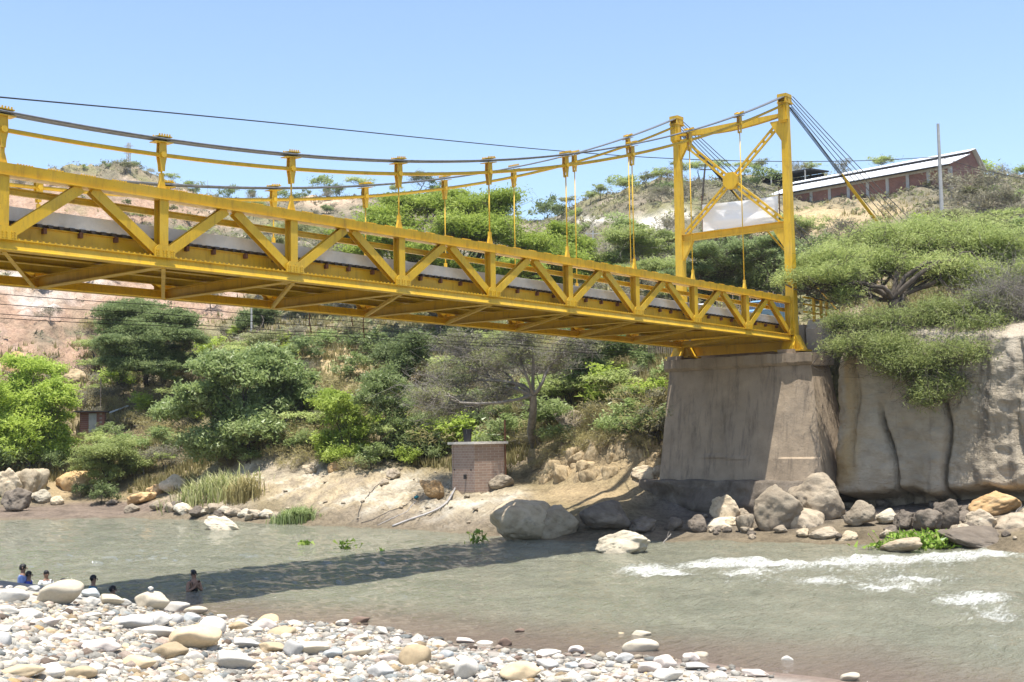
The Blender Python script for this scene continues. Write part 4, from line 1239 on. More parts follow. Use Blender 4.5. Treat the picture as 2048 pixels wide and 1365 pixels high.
def crest(x):
    return np.interp(x, [-300, 0, 120, 200, 270, 340, 460]+[p[0] for p in SHORE_PX[8:]], [1150, 1168, 1182, 1192, 1205, 1220, 1238]+[p[1] for p in SHORE_PX[8:]])
def scatter_bar():
    g = np.random.default_rng(23)
    kinds = ['white', 'cream', 'tan', 'grey', 'pink', 'orange', 'brown', 'blue']
    pr = np.array([.38, .23, .06, .17, .09, .02, .02, .03]); pr /= pr.sum()
    n = 0; cand = []
    # mid-sized stones by hand-set density: dense cobbles left, sparse on the sand to the right
    tries = 0
    taken = [(x, y, w_/2) for x, y, w_, *_ in SL]
    while n < 222 and tries < 20000:
        tries += 1
        x = g.uniform(-10, 1480); y = g.uniform(1170, 1368)
        shore = crest(x)
        if y < shore+3: continue
        dens = np.interp(x, [0, 500, 760, 1000, 1480], [.75, 1, .95, .7, .35])*np.interp(y-shore, [0, 12, 25], [1, .55, 1])
        if g.uniform() > dens: continue
        wd = g.choice([20, 28, 38, 50, 62], p=[.28, .30, .22, .13, .07])*np.interp(y, [1180, 1365], [.75, 1.2])
        if x > 950: wd *= .75
        if any(abs(x-a) < (b+wd/2)*.82 and abs(y-c) < (b+wd/2)*.34 for a, c, b in taken): continue
        taken.append((x, y, wd/2)); n += 1
        P = bar_hit(x, y); D = np.linalg.norm(P-CAM); W_ = wd*D/FPX
        kd = str(g.choice(kinds, p=pr))
        big = wd > 26
        names = {'white': 'white', 'cream': 'cream', 'tan': 'tan', 'grey': 'grey', 'pink': 'pinkish', 'orange': 'orange', 'brown': 'dark brown', 'blue': 'blue grey'}
        lab = ('fist sized ' if not big else 'head sized ')+names[kd]+' rounded stone '+('near the bathers' if x < 240 else 'round the big orange stone' if x < 520 else 'left of the pitted boulder' if x < 800 else 'right of the pitted boulder' if x < 1060 else 'on the sandy shore end')
        put_rock('river_stone', STON, int(g.integers(8)), STONE[kd], kd, P, (W_, W_*g.uniform(.6, .95), W_*g.uniform(.38, .6)), g.uniform(0, 6.3), lab, 'stone',
                 ('smaller ' if not big else 'larger ')+names[kd]+' cobbles on the gravel bar', (g.uniform(-.2, .2), g.uniform(-.2, .2)), .22)
    # the uncountable gravel between them: one object
    V0, F0 = ico(1)
    pal = np.array([(.60, .58, .53), (.54, .49, .40), (.42, .34, .23), (.33, .33, .31), (.47, .40, .35), (.46, .33, .18), (.16, .13, .11), (.27, .30, .31)])
    N = 20000
    xs = g.uniform(-140, 1560, N*3); ys = 1150+230*g.uniform(0, 1, N*3)**.9
    sh = crest(xs)
    dens = np.interp(xs, [0, 600, 760, 900, 1150, 1560], [1, 1, .75, .34, .22, .10])*np.interp(ys-sh, [-3, 0, 10, 22, 30], [0, .9, .45, .6, 1])
    k = (g.uniform(size=N*3) < dens)
    xs, ys = xs[k][:N], ys[k][:N]; N = len(xs)
    # world position on the plane of the bar
    d = fw[None]*FPX+rt[None]*(xs-1024)[:, None]-up[None]*(ys-682.5)[:, None]
    zt = np.full(N, .3)
    for it in range(6):
        P = CAM+d*((zt-CAM[2])/d[:, 2])[:, None]
        zt = bar_height(P[:, 0], P[:, 1])
    P[:, 2] = zt
    sz = g.choice([.032, .048, .068, .095, .14], p=[.30, .32, .22, .11, .05], size=N)*g.uniform(.8, 1.25, N)
    sc = np.stack([sz*g.uniform(.9, 1.3, N), sz*g.uniform(.6, 1, N), sz*g.uniform(.4, .7, N)], 1)
    a = g.uniform(0, 6.3, N); ca, sa = np.cos(a), np.sin(a)
    r = 1+.16*g.normal(size=(N, len(V0)))
    L = V0[None]*r[..., None]*sc[:, None]
    W = np.stack([L[..., 0]*ca[:, None]-L[..., 1]*sa[:, None], L[..., 0]*sa[:, None]+L[..., 1]*ca[:, None], L[..., 2]], 2)+P[:, None]
    W[..., 2] += (sc[:, 2]*.25)[:, None]
    F = F0[None]+(np.arange(N)*len(V0))[:, None, None]
    c = pal[g.choice(8, p=pr*np.array([.55, .8, .9, 2.0, 1, .5, 2, 2])/(pr*np.array([.55, .8, .9, 2.0, 1, .5, 2, 2])).sum(), size=N)]*g.uniform(.5, 1.0, (N, 1))
    wet = sstep(.8, 0, shore_dist(P[:, 0], P[:, 1]))[:, None]
    c = c*(1-.45*wet)*np.array([[1.06, 1.0, .92]])
    me = np_mesh('gravel', W.reshape(-1, 3), F.reshape(-1, 3), True, {'ground': np.repeat(c, len(V0), 0)})
    tag(link('gravel', me, BAR), 'pale pebbles and gravel covering the near river bar', 'gravel', kind='stuff')
scatter_bar()

# ================================================================== VEGETATION
def leaf_mesh(name, C, size, aspect=.45, upb=.6, seed=0, lv=None, hang=0.0):
    """one small rhombic leaf spray per centre"""
    g = np.random.default_rng(seed); N = len(C)
    n = g.normal(size=(N, 3)); n[:, 2] = np.abs(n[:, 2])+upb*.7; n /= np.linalg.norm(n, axis=1)[:, None]
    d = g.normal(size=(N, 3)); d -= (d*n).sum(1)[:, None]*n; d /= np.linalg.norm(d, axis=1)[:, None]
    t = np.cross(n, d)
    L = (size*g.uniform(.6, 1.35, N))[:, None]
    V = np.stack([C-d*L*.5-t*L*aspect*.5, C-d*L*.5+t*L*aspect*.5, C+d*L*.6], 1)
    V[:, 2, 2] -= hang*L[:, 0]
    F = np.arange(3*N).reshape(N, 3)
    if lv is None: lv = g.uniform(0, 1, N)
    return np_mesh(name, V.reshape(-1, 3), F, False, {'lv': np.repeat(lv, 3)})
def clump_points(E, per, g, sub=.33, flat=1.0, shell=.5):
    """leaf centres in ellipsoids E = [(c, (rx,ry,rz))]: sub-clumps first, then leaves round each"""
    P = []; LV = []
    for c, r in E:
        r = np.asarray(r, float)
        m = max(3, int(per[0]*.68*(r[0]*r[1]+r[0]*r[2])))
        d = g.normal(size=(m, 3)); d /= np.linalg.norm(d, axis=1)[:, None]
        d[:, 2] = np.where(d[:, 2] < -.2, -d[:, 2]*.6, d[:, 2])
        q = np.asarray(c)+d*r*(g.uniform(shell, 1, m)**.6)[:, None]
        rad = 1.45*sub*np.minimum(1.4, (r[0]*r[1])**.5*.5+.35)*g.uniform(.6, 1.3, m)
        k = int(per[1]*1.5)
        e = g.normal(size=(m, k, 3))*.55
        e[..., 2] *= flat
        pts = q[:, None]+e*rad[:, None, None]
        tone = np.clip(.5+.17*g.normal(size=m), 0, 1)[:, None]+.08*g.normal(size=(m, k))
        P.append(pts.reshape(-1, 3)); LV.append(np.clip(tone, 0, 1).ravel())
    return np.concatenate(P), np.concatenate(LV)
def limb(m, a, b, r0, r1, g, bend=.12, n=7):
    a = np.asarray(a, float); b = np.asarray(b, float)
    L = np.linalg.norm(b-a); t = np.linspace(0, 1, n)[:, None]
    off = g.normal(size=3)*L*bend; off2 = g.normal(size=3)*L*bend*.5
    P = a+(b-a)*t+off*np.sin(math.pi*t)+off2*np.sin(2*math.pi*t)
    m.tube(P, np.linspace(r0, r1, n), 6 if r0 > .06 else 3, False)
    return P
def build_tree(name, label, cat, base, E, leafmat, bark, seed, per=(9, 60), size=.2, aspect=.45, flat=.5, sub=.33, shell=.5, upb=.6, trunk_r=.2, fork=None, group=None, twigs=3, bend=.12, hang=0.0, bare=0, grp=5):
    g = np.random.default_rng(seed)
    base = np.asarray(base, float)
    t = thing(name, label, cat, base, group)
    C, LV = clump_points(E, per, g, sub, flat, shell)
    me = leaf_mesh('crown', C-base, size*.86, aspect, upb, seed+1, LV, hang)
    link('crown', me, leafmat, t)
    m = MB()
    cen = np.mean([np.asarray(c) for c, r in E], 0)
    fk = np.asarray(fork, float) if fork is not None else base+(cen-base)*.38
    limb(m, base-np.array((0, 0, .3)), fk, trunk_r, trunk_r*.75, g, .05)
    mains = []
    for i in range(0, len(E), grp):
        cc = np.mean([np.asarray(c) for c, r in E[i:i+grp]], 0)
        mains.append(limb(m, fk, fk+(cc-fk)*.8, trunk_r*.42, trunk_r*.16, g, bend))
    for i, (c, r) in enumerate(E):
        c = np.asarray(c, float); r = np.asarray(r, float)
        M_ = mains[i//grp]
        P = limb(m, M_[int(g.integers(3, 7))], c-np.array((0, 0, r[2]*.4)), trunk_r*.15, trunk_r*.08, g, bend)
        for k in range(twigs):
            a = P[int(g.integers(3, 6))]
            e = c+g.normal(size=3)*r*.55
            Q = limb(m, a, e, trunk_r*.07, .008, g, .15, 4)
            for q in range(bare):
                limb(m, Q[int(g.integers(1, 4))], e+g.normal(size=3)*r*.6, trunk_r*.04, .006, g, .2, 4)
    link('trunk', m.mesh('trunk', True, base), bark, t)
    return t
def pads(lst, D, dd=.0, g=None, thick=1.0):
    """crown lobes from picture survey: x, y, half width, half height (+ own distance)"""
    out = []
    for q in lst:
        x, y, rx, ry = q[:4]
        Dq = D+(q[4] if len(q) > 4 else (g.uniform(-dd, dd) if g is not None else 0))
        c = at(x, y, Dq); k = np.linalg.norm(c-CAM)/FPX
        rr = np.array((rx*k*1.24, rx*k*thick*1.2, ry*k*1.45))
        gg = np.random.default_rng(int(abs(x)*7+y))
        for q_ in range(5):
            f = gg.uniform(.42, .72); d_ = gg.normal(size=3); d_ /= np.linalg.norm(d_)
            out.append((c+d_*rr*np.array((1, 1, 1.25))*(1-f)*.95, rr*np.array((f, f, f*gg.uniform(.8, 1.35)))))
    return out
G = np.random.default_rng(5)

# --- named trees -------------------------------------------------
E_ = pads([(1650, 530, 80, 26, -1), (1600, 560, 50, 12, -2), (1720, 505, 80, 28, 2), (1800, 490, 90, 30, 3), (1890, 480, 85, 30, 4), (1965, 490, 70, 32, 3), (2040, 505, 60, 34, 2),
           (1690, 555, 70, 26, -2), (1880, 540, 85, 28, 0), (1980, 555, 75, 32, 0), (1690, 592, 40, 12, -2), (2080, 570, 60, 40, 0), (1760, 530, 70, 26, 1)], 64.5)
tb = at(1785, 650, 63.5)
build_tree('acacia_tree', 'broad flat topped green acacia leaning over the cliff beside the tower', 'tree', tb, E_, LEAF['acacia'], BARK, 301, (15, 56), .19, .26, .75, .36, .0, .5, .34, at(1785, 600, 63.5), twigs=4, bend=.16, bare=4)
E_ = pads([(1760, 650, 60, 20, 0), (1735, 690, 46, 14, -.6), (1850, 630, 80, 24, 0), (1950, 650, 75, 26, 0), (1800, 690, 75, 20, -.8), (1900, 715, 70, 20, -1.2), (1890, 765, 55, 20, -1.6), (1850, 795, 45, 12, -1.8), (1965, 715, 50, 20, -1), (1700, 700, 50, 16, -.6), (1780, 730, 60, 16, -.9), (2030, 690, 50, 24, -.6), (1840, 740, 60, 20, -1.2), (1690, 650, 40, 16, 0), (1930, 615, 60, 20, 1), (2010, 620, 60, 24, 1)], 59.4)
build_tree('hanging_acacia', 'tangled thin acacia hanging down over the cliff face', 'tree', at(1900, 640, 63.5), E_, LEAF['acacia'], BARK, 302, (13, 60), .18, .26, .8, .42, .0, .4, .16, at(1900, 655, 62), twigs=5, bend=.18, bare=5)
E_ = pads([(2035, 640, 60, 60, 0), (2060, 700, 45, 40, 0), (2000, 590, 60, 40, 0)], 60.2)
build_tree('dead_shrub', 'leafless grey tangled shrub at the cliff top beside the hanging acacia', 'shrub', at(2040, 720, 61.5), E_, LEAF['olive'], BARKG, 303, (2, 16), .14, .34, .5, .3, .1, .6, .10, None, twigs=22, bend=.2, bare=10)
E_ = pads([(765, 440, 65, 20, 0), (835, 418, 72, 22, 2), (905, 408, 62, 18, 3), (965, 420, 66, 24, 1), (1015, 400, 52, 12, 0), (890, 462, 90, 22, -2), (985, 470, 80, 24, -2), (1065, 500, 72, 24, -1), (1105, 470, 52, 20, 2),
           (1035, 545, 70, 22, -3), (785, 478, 60, 16, -2), (850, 510, 60, 18, -3), (1120, 525, 60, 20, 0), (735, 500, 50, 14, -1), (945, 535, 76, 18, -3), (1150, 490, 40, 16, 2), (690, 470, 40, 14, 1)], 97)
build_tree('spreading_tree', 'wide bright green flat crowned tree growing behind the bridge deck', 'tree', hit(868, 706), E_, LEAF['bright'], BARK, 304, (7, 52), .27, .42, .5, .40, .1, .6, .42, at(880, 640, 97), twigs=4, bend=.1, bare=2)
E_ = pads([(300, 626, 82, 22), (252, 655, 60, 18), (345, 648, 58, 22), (372, 682, 40, 18), (228, 690, 50, 14), (292, 688, 78, 26), (312, 715, 60, 22), (270, 725, 60, 22), (330, 745, 40, 16), (250, 700, 50, 20), (360, 715, 40, 20)], 106, 2.5, G)
build_tree('dark_acacia', 'dark green feathery acacia on the red slope left of the grey pole', 'tree', hit(296, 770), E_, LEAF['dark'], BARK, 305, (9, 70), .24, .36, .36, .30, .25, .8, .25, twigs=3)
E_ = pads([(505, 640, 40, 18), (540, 630, 36, 18), (520, 655, 40, 10)], 112, 1, G)
build_tree('dark_shrub', 'dark round shrub beside the slim grey pole under the bridge', 'shrub', hit(518, 672), E_, LEAF['dark'], BARK, 306, (10, 60), .24, .4, .6, .3, .3, .5, .12)
E_ = pads([(62, 745, 52, 26), (30, 795, 60, 34), (100, 800, 50, 34), (60, 850, 78, 36), (122, 868, 36, 30), (15, 890, 55, 34), (72, 905, 60, 26), (-60, 820, 70, 60), (110, 910, 40, 20)], 97, 2.5, G)
build_tree('leafy_tree', 'bright leafy tree overhanging the bluff left of the small shack', 'tree', hit(55, 955), E_, LEAF['bright'], BARK, 307, (6, 60), .27, .5, .6, .36, .3, .5, .2, twigs=4)
E_ = pads([(440, 742, 55, 24), (520, 722, 50, 18), (575, 758, 55, 28), (430, 808, 62, 38), (520, 800, 70, 40), (592, 828, 45, 36), (478, 868, 78, 36), (560, 878, 60, 32), (388, 790, 36, 20), (350, 832, 36, 22), (625, 790, 28, 26), (500, 760, 60, 26), (430, 890, 60, 24), (520, 898, 66, 24), (590, 885, 46, 24)], 86, 1.8, G)
build_tree('broadleaf_thicket', 'big silvery green broadleaf thicket in the middle of the bank', 'bush', hit(495, 925), E_, LEAF['bush'], BARK, 308, (6, 64), .30, .55, .7, .38, .35, .35, .16, twigs=4)
E_ = pads([(680, 832, 46, 36), (705, 890, 50, 36), (650, 900, 30, 26), (665, 800, 30, 20), (690, 918, 50, 18), (740, 908, 44, 20)], 79, 1.2, G)
build_tree('green_bush', 'light green bush right of the silvery thicket', 'bush', hit(690, 935), E_, LEAF['bright'], BARK, 309, (7, 60), .24, .45, .7, .36, .3, .4, .12)
E_ = pads([(770, 775, 46, 34), (782, 828, 46, 30), (805, 868, 46, 24), (850, 842, 34, 24), (740, 800, 30, 26), (800, 905, 48, 18), (852, 898, 40, 20), (850, 870, 40, 24)], 78, 1.5, G)
build_tree('green_bush', 'tall green bush behind the rock slab beside the bare branched tree', 'bush', hit(780, 915), E_, LEAF['bush'], BARK, 310, (8, 60), .24, .42, .7, .36, .3, .4, .12)
E_ = pads([(800, 740, 40, 50), (770, 700, 40, 24), (830, 700, 40, 30)], 88, 1.5, G)
build_tree('dark_bush', 'dark shady bush below the trunk of the spreading tree', 'bush', hit(800, 800), E_, LEAF['dark'], BARK, 311, (8, 60), .24, .42, .8, .36, .3, .4, .12)
E_ = pads([(900, 760, 70, 24), (960, 722, 66, 20), (1050, 700, 56, 24), (880, 820, 50, 20), (1000, 790, 56, 20), (1105, 722, 56, 20), (1160, 690, 46, 16), (1030, 660, 60, 20), (940, 680, 60, 18), (860, 790, 50, 20)], 69, 2.0, G)
build_tree('bare_branched_tree', 'thin grey barked tree with open crown above the brick hut', 'tree', hit(1072, 890), E_, LEAF['olive'], BARKG, 312, (7, 26), .17, .34, .5, .42, .1, .6, .26, at(1066, 790, 69), twigs=9, bend=.14, bare=5)
E_ = pads([(1180, 700, 46, 36), (1150, 760, 40, 36), (1205, 770, 36, 36), (1240, 700, 40, 30), (1180, 660, 50, 16), (1290, 720, 34, 36)], 76, 1.5, G)
build_tree('dark_bush', 'dark dense bush under the deck left of the pier', 'bush', hit(1180, 830), E_, LEAF['dark'], BARK, 313, (8, 60), .22, .42, .8, .36, .3, .4, .12)
E_ = pads([(1315, 790, 26, 30), (1290, 820, 34, 22), (1325, 750, 24, 20)], 70, .8, G)
build_tree('green_bush', 'small green bush touching the left edge of the pier', 'bush', hit(1300, 850), E_, LEAF['bush'], BARK, 314, (8, 50), .2, .42, .8, .36, .3, .4, .08)
E_ = pads([(210, 905, 60, 14), (170, 930, 44, 12), (250, 930, 46, 16), (215, 960, 40, 20), (235, 890, 40, 12)], 91, .8, G)
build_tree('small_acacia', 'small flat topped acacia on the bluff above the mud bank', 'tree', hit(222, 995), E_, LEAF['acacia'], BARK, 315, (10, 60), .2, .36, .4, .32, .2, .8, .1)
E_ = pads([(1410, 502, 46, 16), (1500, 508, 60, 18), (1462, 535, 60, 18), (1395, 545, 40, 16), (1545, 490, 44, 16), (1340, 560, 40, 18), (1440, 485, 50, 12), (1570, 520, 40, 18)], 88, 2.5, G)
build_tree('dark_acacia', 'dark twisted acacia behind the tower beam', 'tree', hit(1410, 604, 66) , E_, LEAF['dark'], BARK, 316, (9, 60), .22, .36, .4, .32, .2, .8, .26, twigs=6, bend=.2, bare=3)
E_ = pads([(1500, 560, 60, 30), (1450, 580, 50, 20), (1540, 550, 40, 30)], 93, 1.5, G)
build_tree('dark_shrub', 'dark leafy shrub behind the stake fence', 'shrub', hit(1500, 596, 66), E_, LEAF['dark'], BARK, 317, (8, 60), .24, .4, .7, .32, .2, .6, .16)
E_ = pads([(1250, 468, 56, 20), (1292, 500, 60, 22), (1212, 522, 46, 18), (1322, 540, 56, 20), (1340, 470, 34, 18), (1255, 545, 50, 18)], 102, 2.5, G)
build_tree('leaning_tree', 'light green leaning tree between the hangers and the tower', 'tree', hit(1262, 590), E_, LEAF['acacia'], BARKG, 318, (8, 50), .24, .38, .4, .34, .2, .8, .2, twigs=6, bare=2)

E_ = pads([(1110, 520, 50, 20), (1160, 500, 46, 18), (1190, 535, 50, 20), (1130, 560, 50, 18), (1080, 570, 50, 16)], 104, 2, G)
build_tree('light_green_tree', 'light green open tree behind the deck right of the spreading tree', 'tree', hit(1135, 612), E_, LEAF['bright'], BARK, 319, (7, 46), .26, .4, .5, .40, .1, .6, .2, twigs=4, bare=2)
E_ = pads([(600, 460, 40, 14), (640, 480, 46, 16), (560, 490, 40, 14), (610, 510, 50, 16)], 118, 2, G)
build_tree('grey_green_tree', 'grey green small tree seen between the posts left of the spreading tree', 'tree', hit(605, 560), E_, LEAF['olive'], BARKG, 320, (7, 40), .26, .4, .5, .40, .1, .6, .16, twigs=4, bare=2)
# --- prototypes for the many shrubs of the hillsides -------------
def proto(name, leafk, bark, seed, E, **kw):
    t = build_tree(name, 'x', 'x', (0, 0, 0), E, LEAF[leafk], bark, seed, **kw)
    return t
def lobes(g, n, R_, H, flat=.5, up0=.35):
    out = []
    for k in range(n):
        a = g.uniform(0, 6.3); q = R_*g.uniform(.15, .7)
        out.append((np.array((math.cos(a)*q, math.sin(a)*q, H*g.uniform(up0, .9))), np.array((R_*g.uniform(.35, .55), R_*g.uniform(.35, .55), H*g.uniform(.16, .28)*flat*2))))
    return out
PROTO = {}
for k in range(3):
    g = np.random.default_rng(400+k)
    PROTO['green', k] = proto('hill_bush', 'bush', BARK, 410+k, lobes(g, 6, 1.0, 1.3), per=(12, 40), size=.17, sub=.34, flat=.8, trunk_r=.05)
    PROTO['dark', k] = proto('hill_bush', 'dark', BARK, 420+k, lobes(g, 6, 1.0, 1.3), per=(12, 40), size=.17, sub=.34, flat=.8, trunk_r=.05)
    PROTO['bright', k] = proto('hill_bush', 'bright', BARK, 430+k, lobes(g, 6, 1.0, 1.2), per=(10, 40), size=.18, sub=.36, flat=.8, trunk_r=.05)
    PROTO['scrub', k] = proto('thorn_scrub', 'greyscrub', BARKG, 440+k, lobes(g, 6, 1.1, 1.1), per=(10, 30), size=.16, aspect=.3, sub=.4, flat=.8, trunk_r=.05, twigs=7, bare=2)
    PROTO['acacia', k] = proto('hill_acacia', 'olive' if k == 1 else 'acacia', BARK, 450+k, lobes(g, 7, 1.3, 1.5, .3, .6), per=(12, 40), size=.15, aspect=.34, sub=.30, flat=.36, trunk_r=.07, upb=.9, twigs=4, bare=1)
    PROTO['dry', k] = proto('dry_bush', 'dry', BARKG, 460+k, lobes(g, 6, 1.1, .9), per=(9, 34), size=.2, aspect=.14, sub=.42, flat=.9, trunk_r=.03, twigs=6, upb=.1)
USED = set()
DESC = {'green': 'green leafy', 'dark': 'dark green', 'bright': 'bright green', 'scrub': 'grey thorny', 'acacia': 'flat topped green', 'dry': 'straw coloured dry'}
KIND = {'green': 'bush', 'dark': 'bush', 'bright': 'bush', 'scrub': 'scrub bush', 'acacia': 'acacia', 'dry': 'bush'}
def plant(kind, P, hgt, g, where, group, wide=1.0, k=None, pre=''):
    k = int(g.integers(3)) if k is None else k
    src = PROTO[kind, k]
    if (kind, k) in USED: o = copy_tree(src)
    else: o = src; USED.add((kind, k))
    o.location = tuple(float(v) for v in P)
    s = hgt/1.5
    o.scale = (s*wide*g.uniform(.9, 1.15), s*wide*g.uniform(.9, 1.15), s)
    o.rotation_euler = (0, 0, g.uniform(0, 6.3))
    tag(o, pre+DESC[kind]+' '+KIND[kind]+' '+where, KIND[kind].split()[-1], DESC[kind]+' plants '+group)
    return o
# bank bushes placed by survey: x, foot y, height px, kind, where
BK = [(600, 730, 60, 'dark', 'on the slope right of the silvery thicket'), (640, 700, 46, 'green', 'under the deck beside the dry grass patch'), (590, 690, 40, 'scrub', 'under the far chord above the thicket'),
      (700, 760, 50, 'green', 'beside the pale grass patch'), (740, 720, 56, 'green', 'left of the spreading tree trunk'), (660, 780, 40, 'dry', 'below the pale grass patch'), (900, 700, 60, 'green', 'right of the spreading tree trunk'),
      (960, 700, 60, 'acacia', 'behind the bare branched tree'), (1020, 690, 50, 'dark', 'high behind the bare branched tree'), (870, 880, 60, 'bright', 'left of the brick hut'), (840, 920, 60, 'green', 'at the left foot of the brick hut'),
      (820, 930, 40, 'bright', 'on the rock slab edge near the hut'), (740, 940, 50, 'green', 'on the rock slab edge near the orange block'), (700, 945, 40, 'dry', 'along the top of the rock slab'), (620, 930, 50, 'dry', 'under the right side of the thicket'),
      (580, 940, 40, 'dry', 'under the middle of the thicket'), (350, 900, 50, 'dry', 'below the thicket on the left'), (310, 870, 46, 'dry', 'between shack and thicket'), (290, 830, 44, 'bright', 'above the dry brush between shack and thicket'),
      (330, 800, 40, 'dry', 'under the dark acacia'), (260, 860, 40, 'dry', 'just right of the shack'), (230, 780, 40, 'dark', 'above the shack'), (330, 940, 50, 'scrub', 'left of the reed clump'), (290, 950, 50, 'scrub', 'beside the small acacia'),
      (270, 910, 44, 'green', 'above the small acacia'), (180, 800, 30, 'dry', 'behind the shack'), (400, 690, 36, 'dry', 'on the terrace right of the dark acacia'), (450, 680, 30, 'scrub', 'on the terrace near the grey pole'),
      (1130, 900, 50, 'dry', 'above the eroded bank'), (1085, 935, 34, 'dry', 'at the near foot of the bare tree'), (1150, 915, 40, 'dry', 'on top of the sandstone lumps'), (1205, 905, 44, 'dry', 'between the sandstone lumps'), (1265, 905, 44, 'dry', 'beside the tan block at the pier'), (1110, 955, 26, 'scrub', 'below the sandstone lumps'), (700, 925, 40, 'dry', 'below the light green bush'), (560, 915, 36, 'dry', 'at the thicket foot above the slab'), (500, 930, 36, 'green', 'at the thicket foot above the reeds'), (450, 935, 34, 'dry', 'between thicket and reeds'), (1180, 890, 46, 'dry', 'hanging over the eroded bank'), (1230, 890, 50, 'dry', 'on the eroded bank near the pier'), (1280, 880, 60, 'dry', 'between eroded bank and pier'), (1100, 920, 40, 'dry', 'right of the bare tree foot'),
      (1060, 900, 40, 'scrub', 'at the bare tree foot'), (1250, 840, 56, 'dry', 'below the dark dense bush'), (1200, 850, 50, 'scrub', 'above the eroded bank'), (1310, 880, 50, 'scrub', 'against the pier side'), (960, 880, 60, 'dark', 'behind the brick hut'),
      (1020, 880, 50, 'green', 'right behind the brick hut'), (940, 830, 60, 'green', 'above the brick hut'), (900, 850, 56, 'dark', 'between hut and tall green bush'), (1000, 830, 50, 'dark', 'below the bare branches'), (600, 1045, 30, 'green', 'on the waterline left of the hoses'),
      (570, 1040, 24, 'bright', 'on the waterline beside the thin ledge'), (160, 1000, 30, 'dark', 'in the bluff shade above the mud'), (200, 1010, 44, 'dark', 'under the small acacia'), (20, 960, 60, 'dark', 'under the leafy tree'), (100, 950, 40, 'dark', 'in the bluff under the leafy tree'),
      (-40, 960, 60, 'dark', 'at the far left of the bluff'), (650, 640, 30, 'green', 'on the road edge behind the deck'), (1120, 640, 40, 'acacia', 'behind the deck near the spreading tree'), (1180, 620, 44, 'bright', 'behind the deck near the leaning tree'),
      (1080, 620, 40, 'bright', 'behind the deck under the spreading tree'), (1600, 500, 60, 'acacia', 'on the slope behind the near column'), (1640, 520, 50, 'green', 'on the slope right of the near column'), (1700, 470, 26, 'scrub', 'under the backstays'), (1750, 480, 28, 'scrub', 'between backstays and pole'),
      (1790, 490, 40, 'acacia', 'left of the concrete pole foot'), (1850, 470, 40, 'bright', 'at the concrete pole foot'), (1920, 480, 50, 'acacia', 'right of the concrete pole foot'), (2000, 490, 60, 'acacia', 'on the slope far right of the pole'), (2040, 520, 60, 'green', 'at the right end of the slope'),
      (1600, 460, 30, 'dry', 'below the brick shed'), (1900, 400, 60, 'scrub', 'at the end of the brick shed'), (1960, 420, 80, 'scrub', 'right of the brick shed gable'), (2020, 430, 60, 'scrub', 'on the ridge right of the shed'),
      (1940, 360, 40, 'bright', 'by the shed gable'), (1550, 600, 50, 'dark', 'behind the near tower foot'), (1620, 600, 60, 'dark', 'behind the yellow railing')]
for (x, y, h, kd, wh) in BK:
    P = hit(x, y, 50)
    if P is None: continue
    D = np.linalg.norm(P-CAM)
    plant(kd, P-np.array((0, 0, .1)), h*D/FPX*1.12, G, wh, 'on the far bank', 1.15)
# brush filling the bank between the surveyed bushes
n = 0
while n < 190:
    x = G.uniform(180, 1330); y = G.uniform(660, 965)
    if y > np.interp(x, [180, 480, 1000, 1080, 1330], [960, 925, 915, 905, 895]): continue
    if abs(x-680) < 60 and 680 < y < 800: continue
    P = hit(x, y, 60)
    if P is None or P[2] < 2.2: continue
    n += 1
    D = np.linalg.norm(P-CAM)
    kd = str(G.choice(['green', 'dark', 'bright', 'dry', 'scrub', 'acacia'], p=[.16, .0, .15, .29, .13, .27]))
    hh = G.uniform(1.0, 2.6)
    zone = [z for a, z in ((330, 'near the brick shack'), (480, 'left of the silvery thicket'), (660, 'above the silvery thicket'), (800, 'round the light green bush'), (900, 'left of the brick hut'), (1020, 'behind the brick hut'),
            (1120, 'round the bare branched tree'), (9999, 'on the bank left of the pier')) if x < a][0]
    plant(kd, P-np.array((0, 0, .1)), hh, G, ('uphill, ' if y < 790 else 'downhill, ')+zone, 'on the far bank', 1.25, pre='tall ' if hh > 1.7 else 'small ')
# ridge silhouettes
RG = [(345, 372, 26, 'acacia'), (456, 392, 36, 'green'), (500, 392, 20, 'dark'), (560, 390, 30, 'green'), (655, 392, 46, 'green'), (680, 392, 30, 'dark'), (725, 392, 40, 'acacia'), (840, 395, 50, 'acacia'), (880, 395, 44, 'dark'), (790, 395, 30, 'acacia'),
      (1095, 440, 60, 'dark'), (1115, 446, 40, 'dark'), (1150, 440, 30, 'green'), (1140, 420, 30, 'acacia'), (1180, 410, 30, 'acacia'), (1200, 402, 36, 'acacia'), (1245, 392, 36, 'acacia'), (1290, 380, 34, 'acacia'), (1320, 372, 40, 'acacia'), (1360, 362, 40, 'acacia'),
      (1400, 360, 40, 'acacia'), (1440, 356, 40, 'acacia'), (1520, 352, 36, 'acacia'), (1590, 350, 36, 'scrub'), (1690, 352, 40, 'scrub'), (1770, 350, 44, 'acacia'), (215, 336, 16, 'dark'), (170, 340, 12, 'green'), (272, 336, 14, 'green'), (1490, 352, 30, 'acacia'), (1620, 350, 30, 'acacia'), (2000, 362, 40, 'scrub')]
for (x, y, h, kd) in RG:
    P = None
    for dy in range(0, 60, 4):
        P = hit(x, y+dy, 60)
        if P is not None: break
    D = np.linalg.norm(P-CAM)
    plant(kd, P-np.array((0, 0, .2)), (h+dy*.4)*D/FPX, G, 'standing against the sky '+[z for a, z in ((300, 'on the left hill'), (520, 'right of the left hill'), (760, 'above the far cable'), (1000, 'above the spreading tree'), (1160, 'beside the dip in the ridge'), (1330, 'left of the tower top'), (1560, 'behind the tower'), (9999, 'near the brick shed')) if x < a][0], 'on the far ridge', .9, pre='tall ' if h > 34 else 'small ' if h < 20 else '')
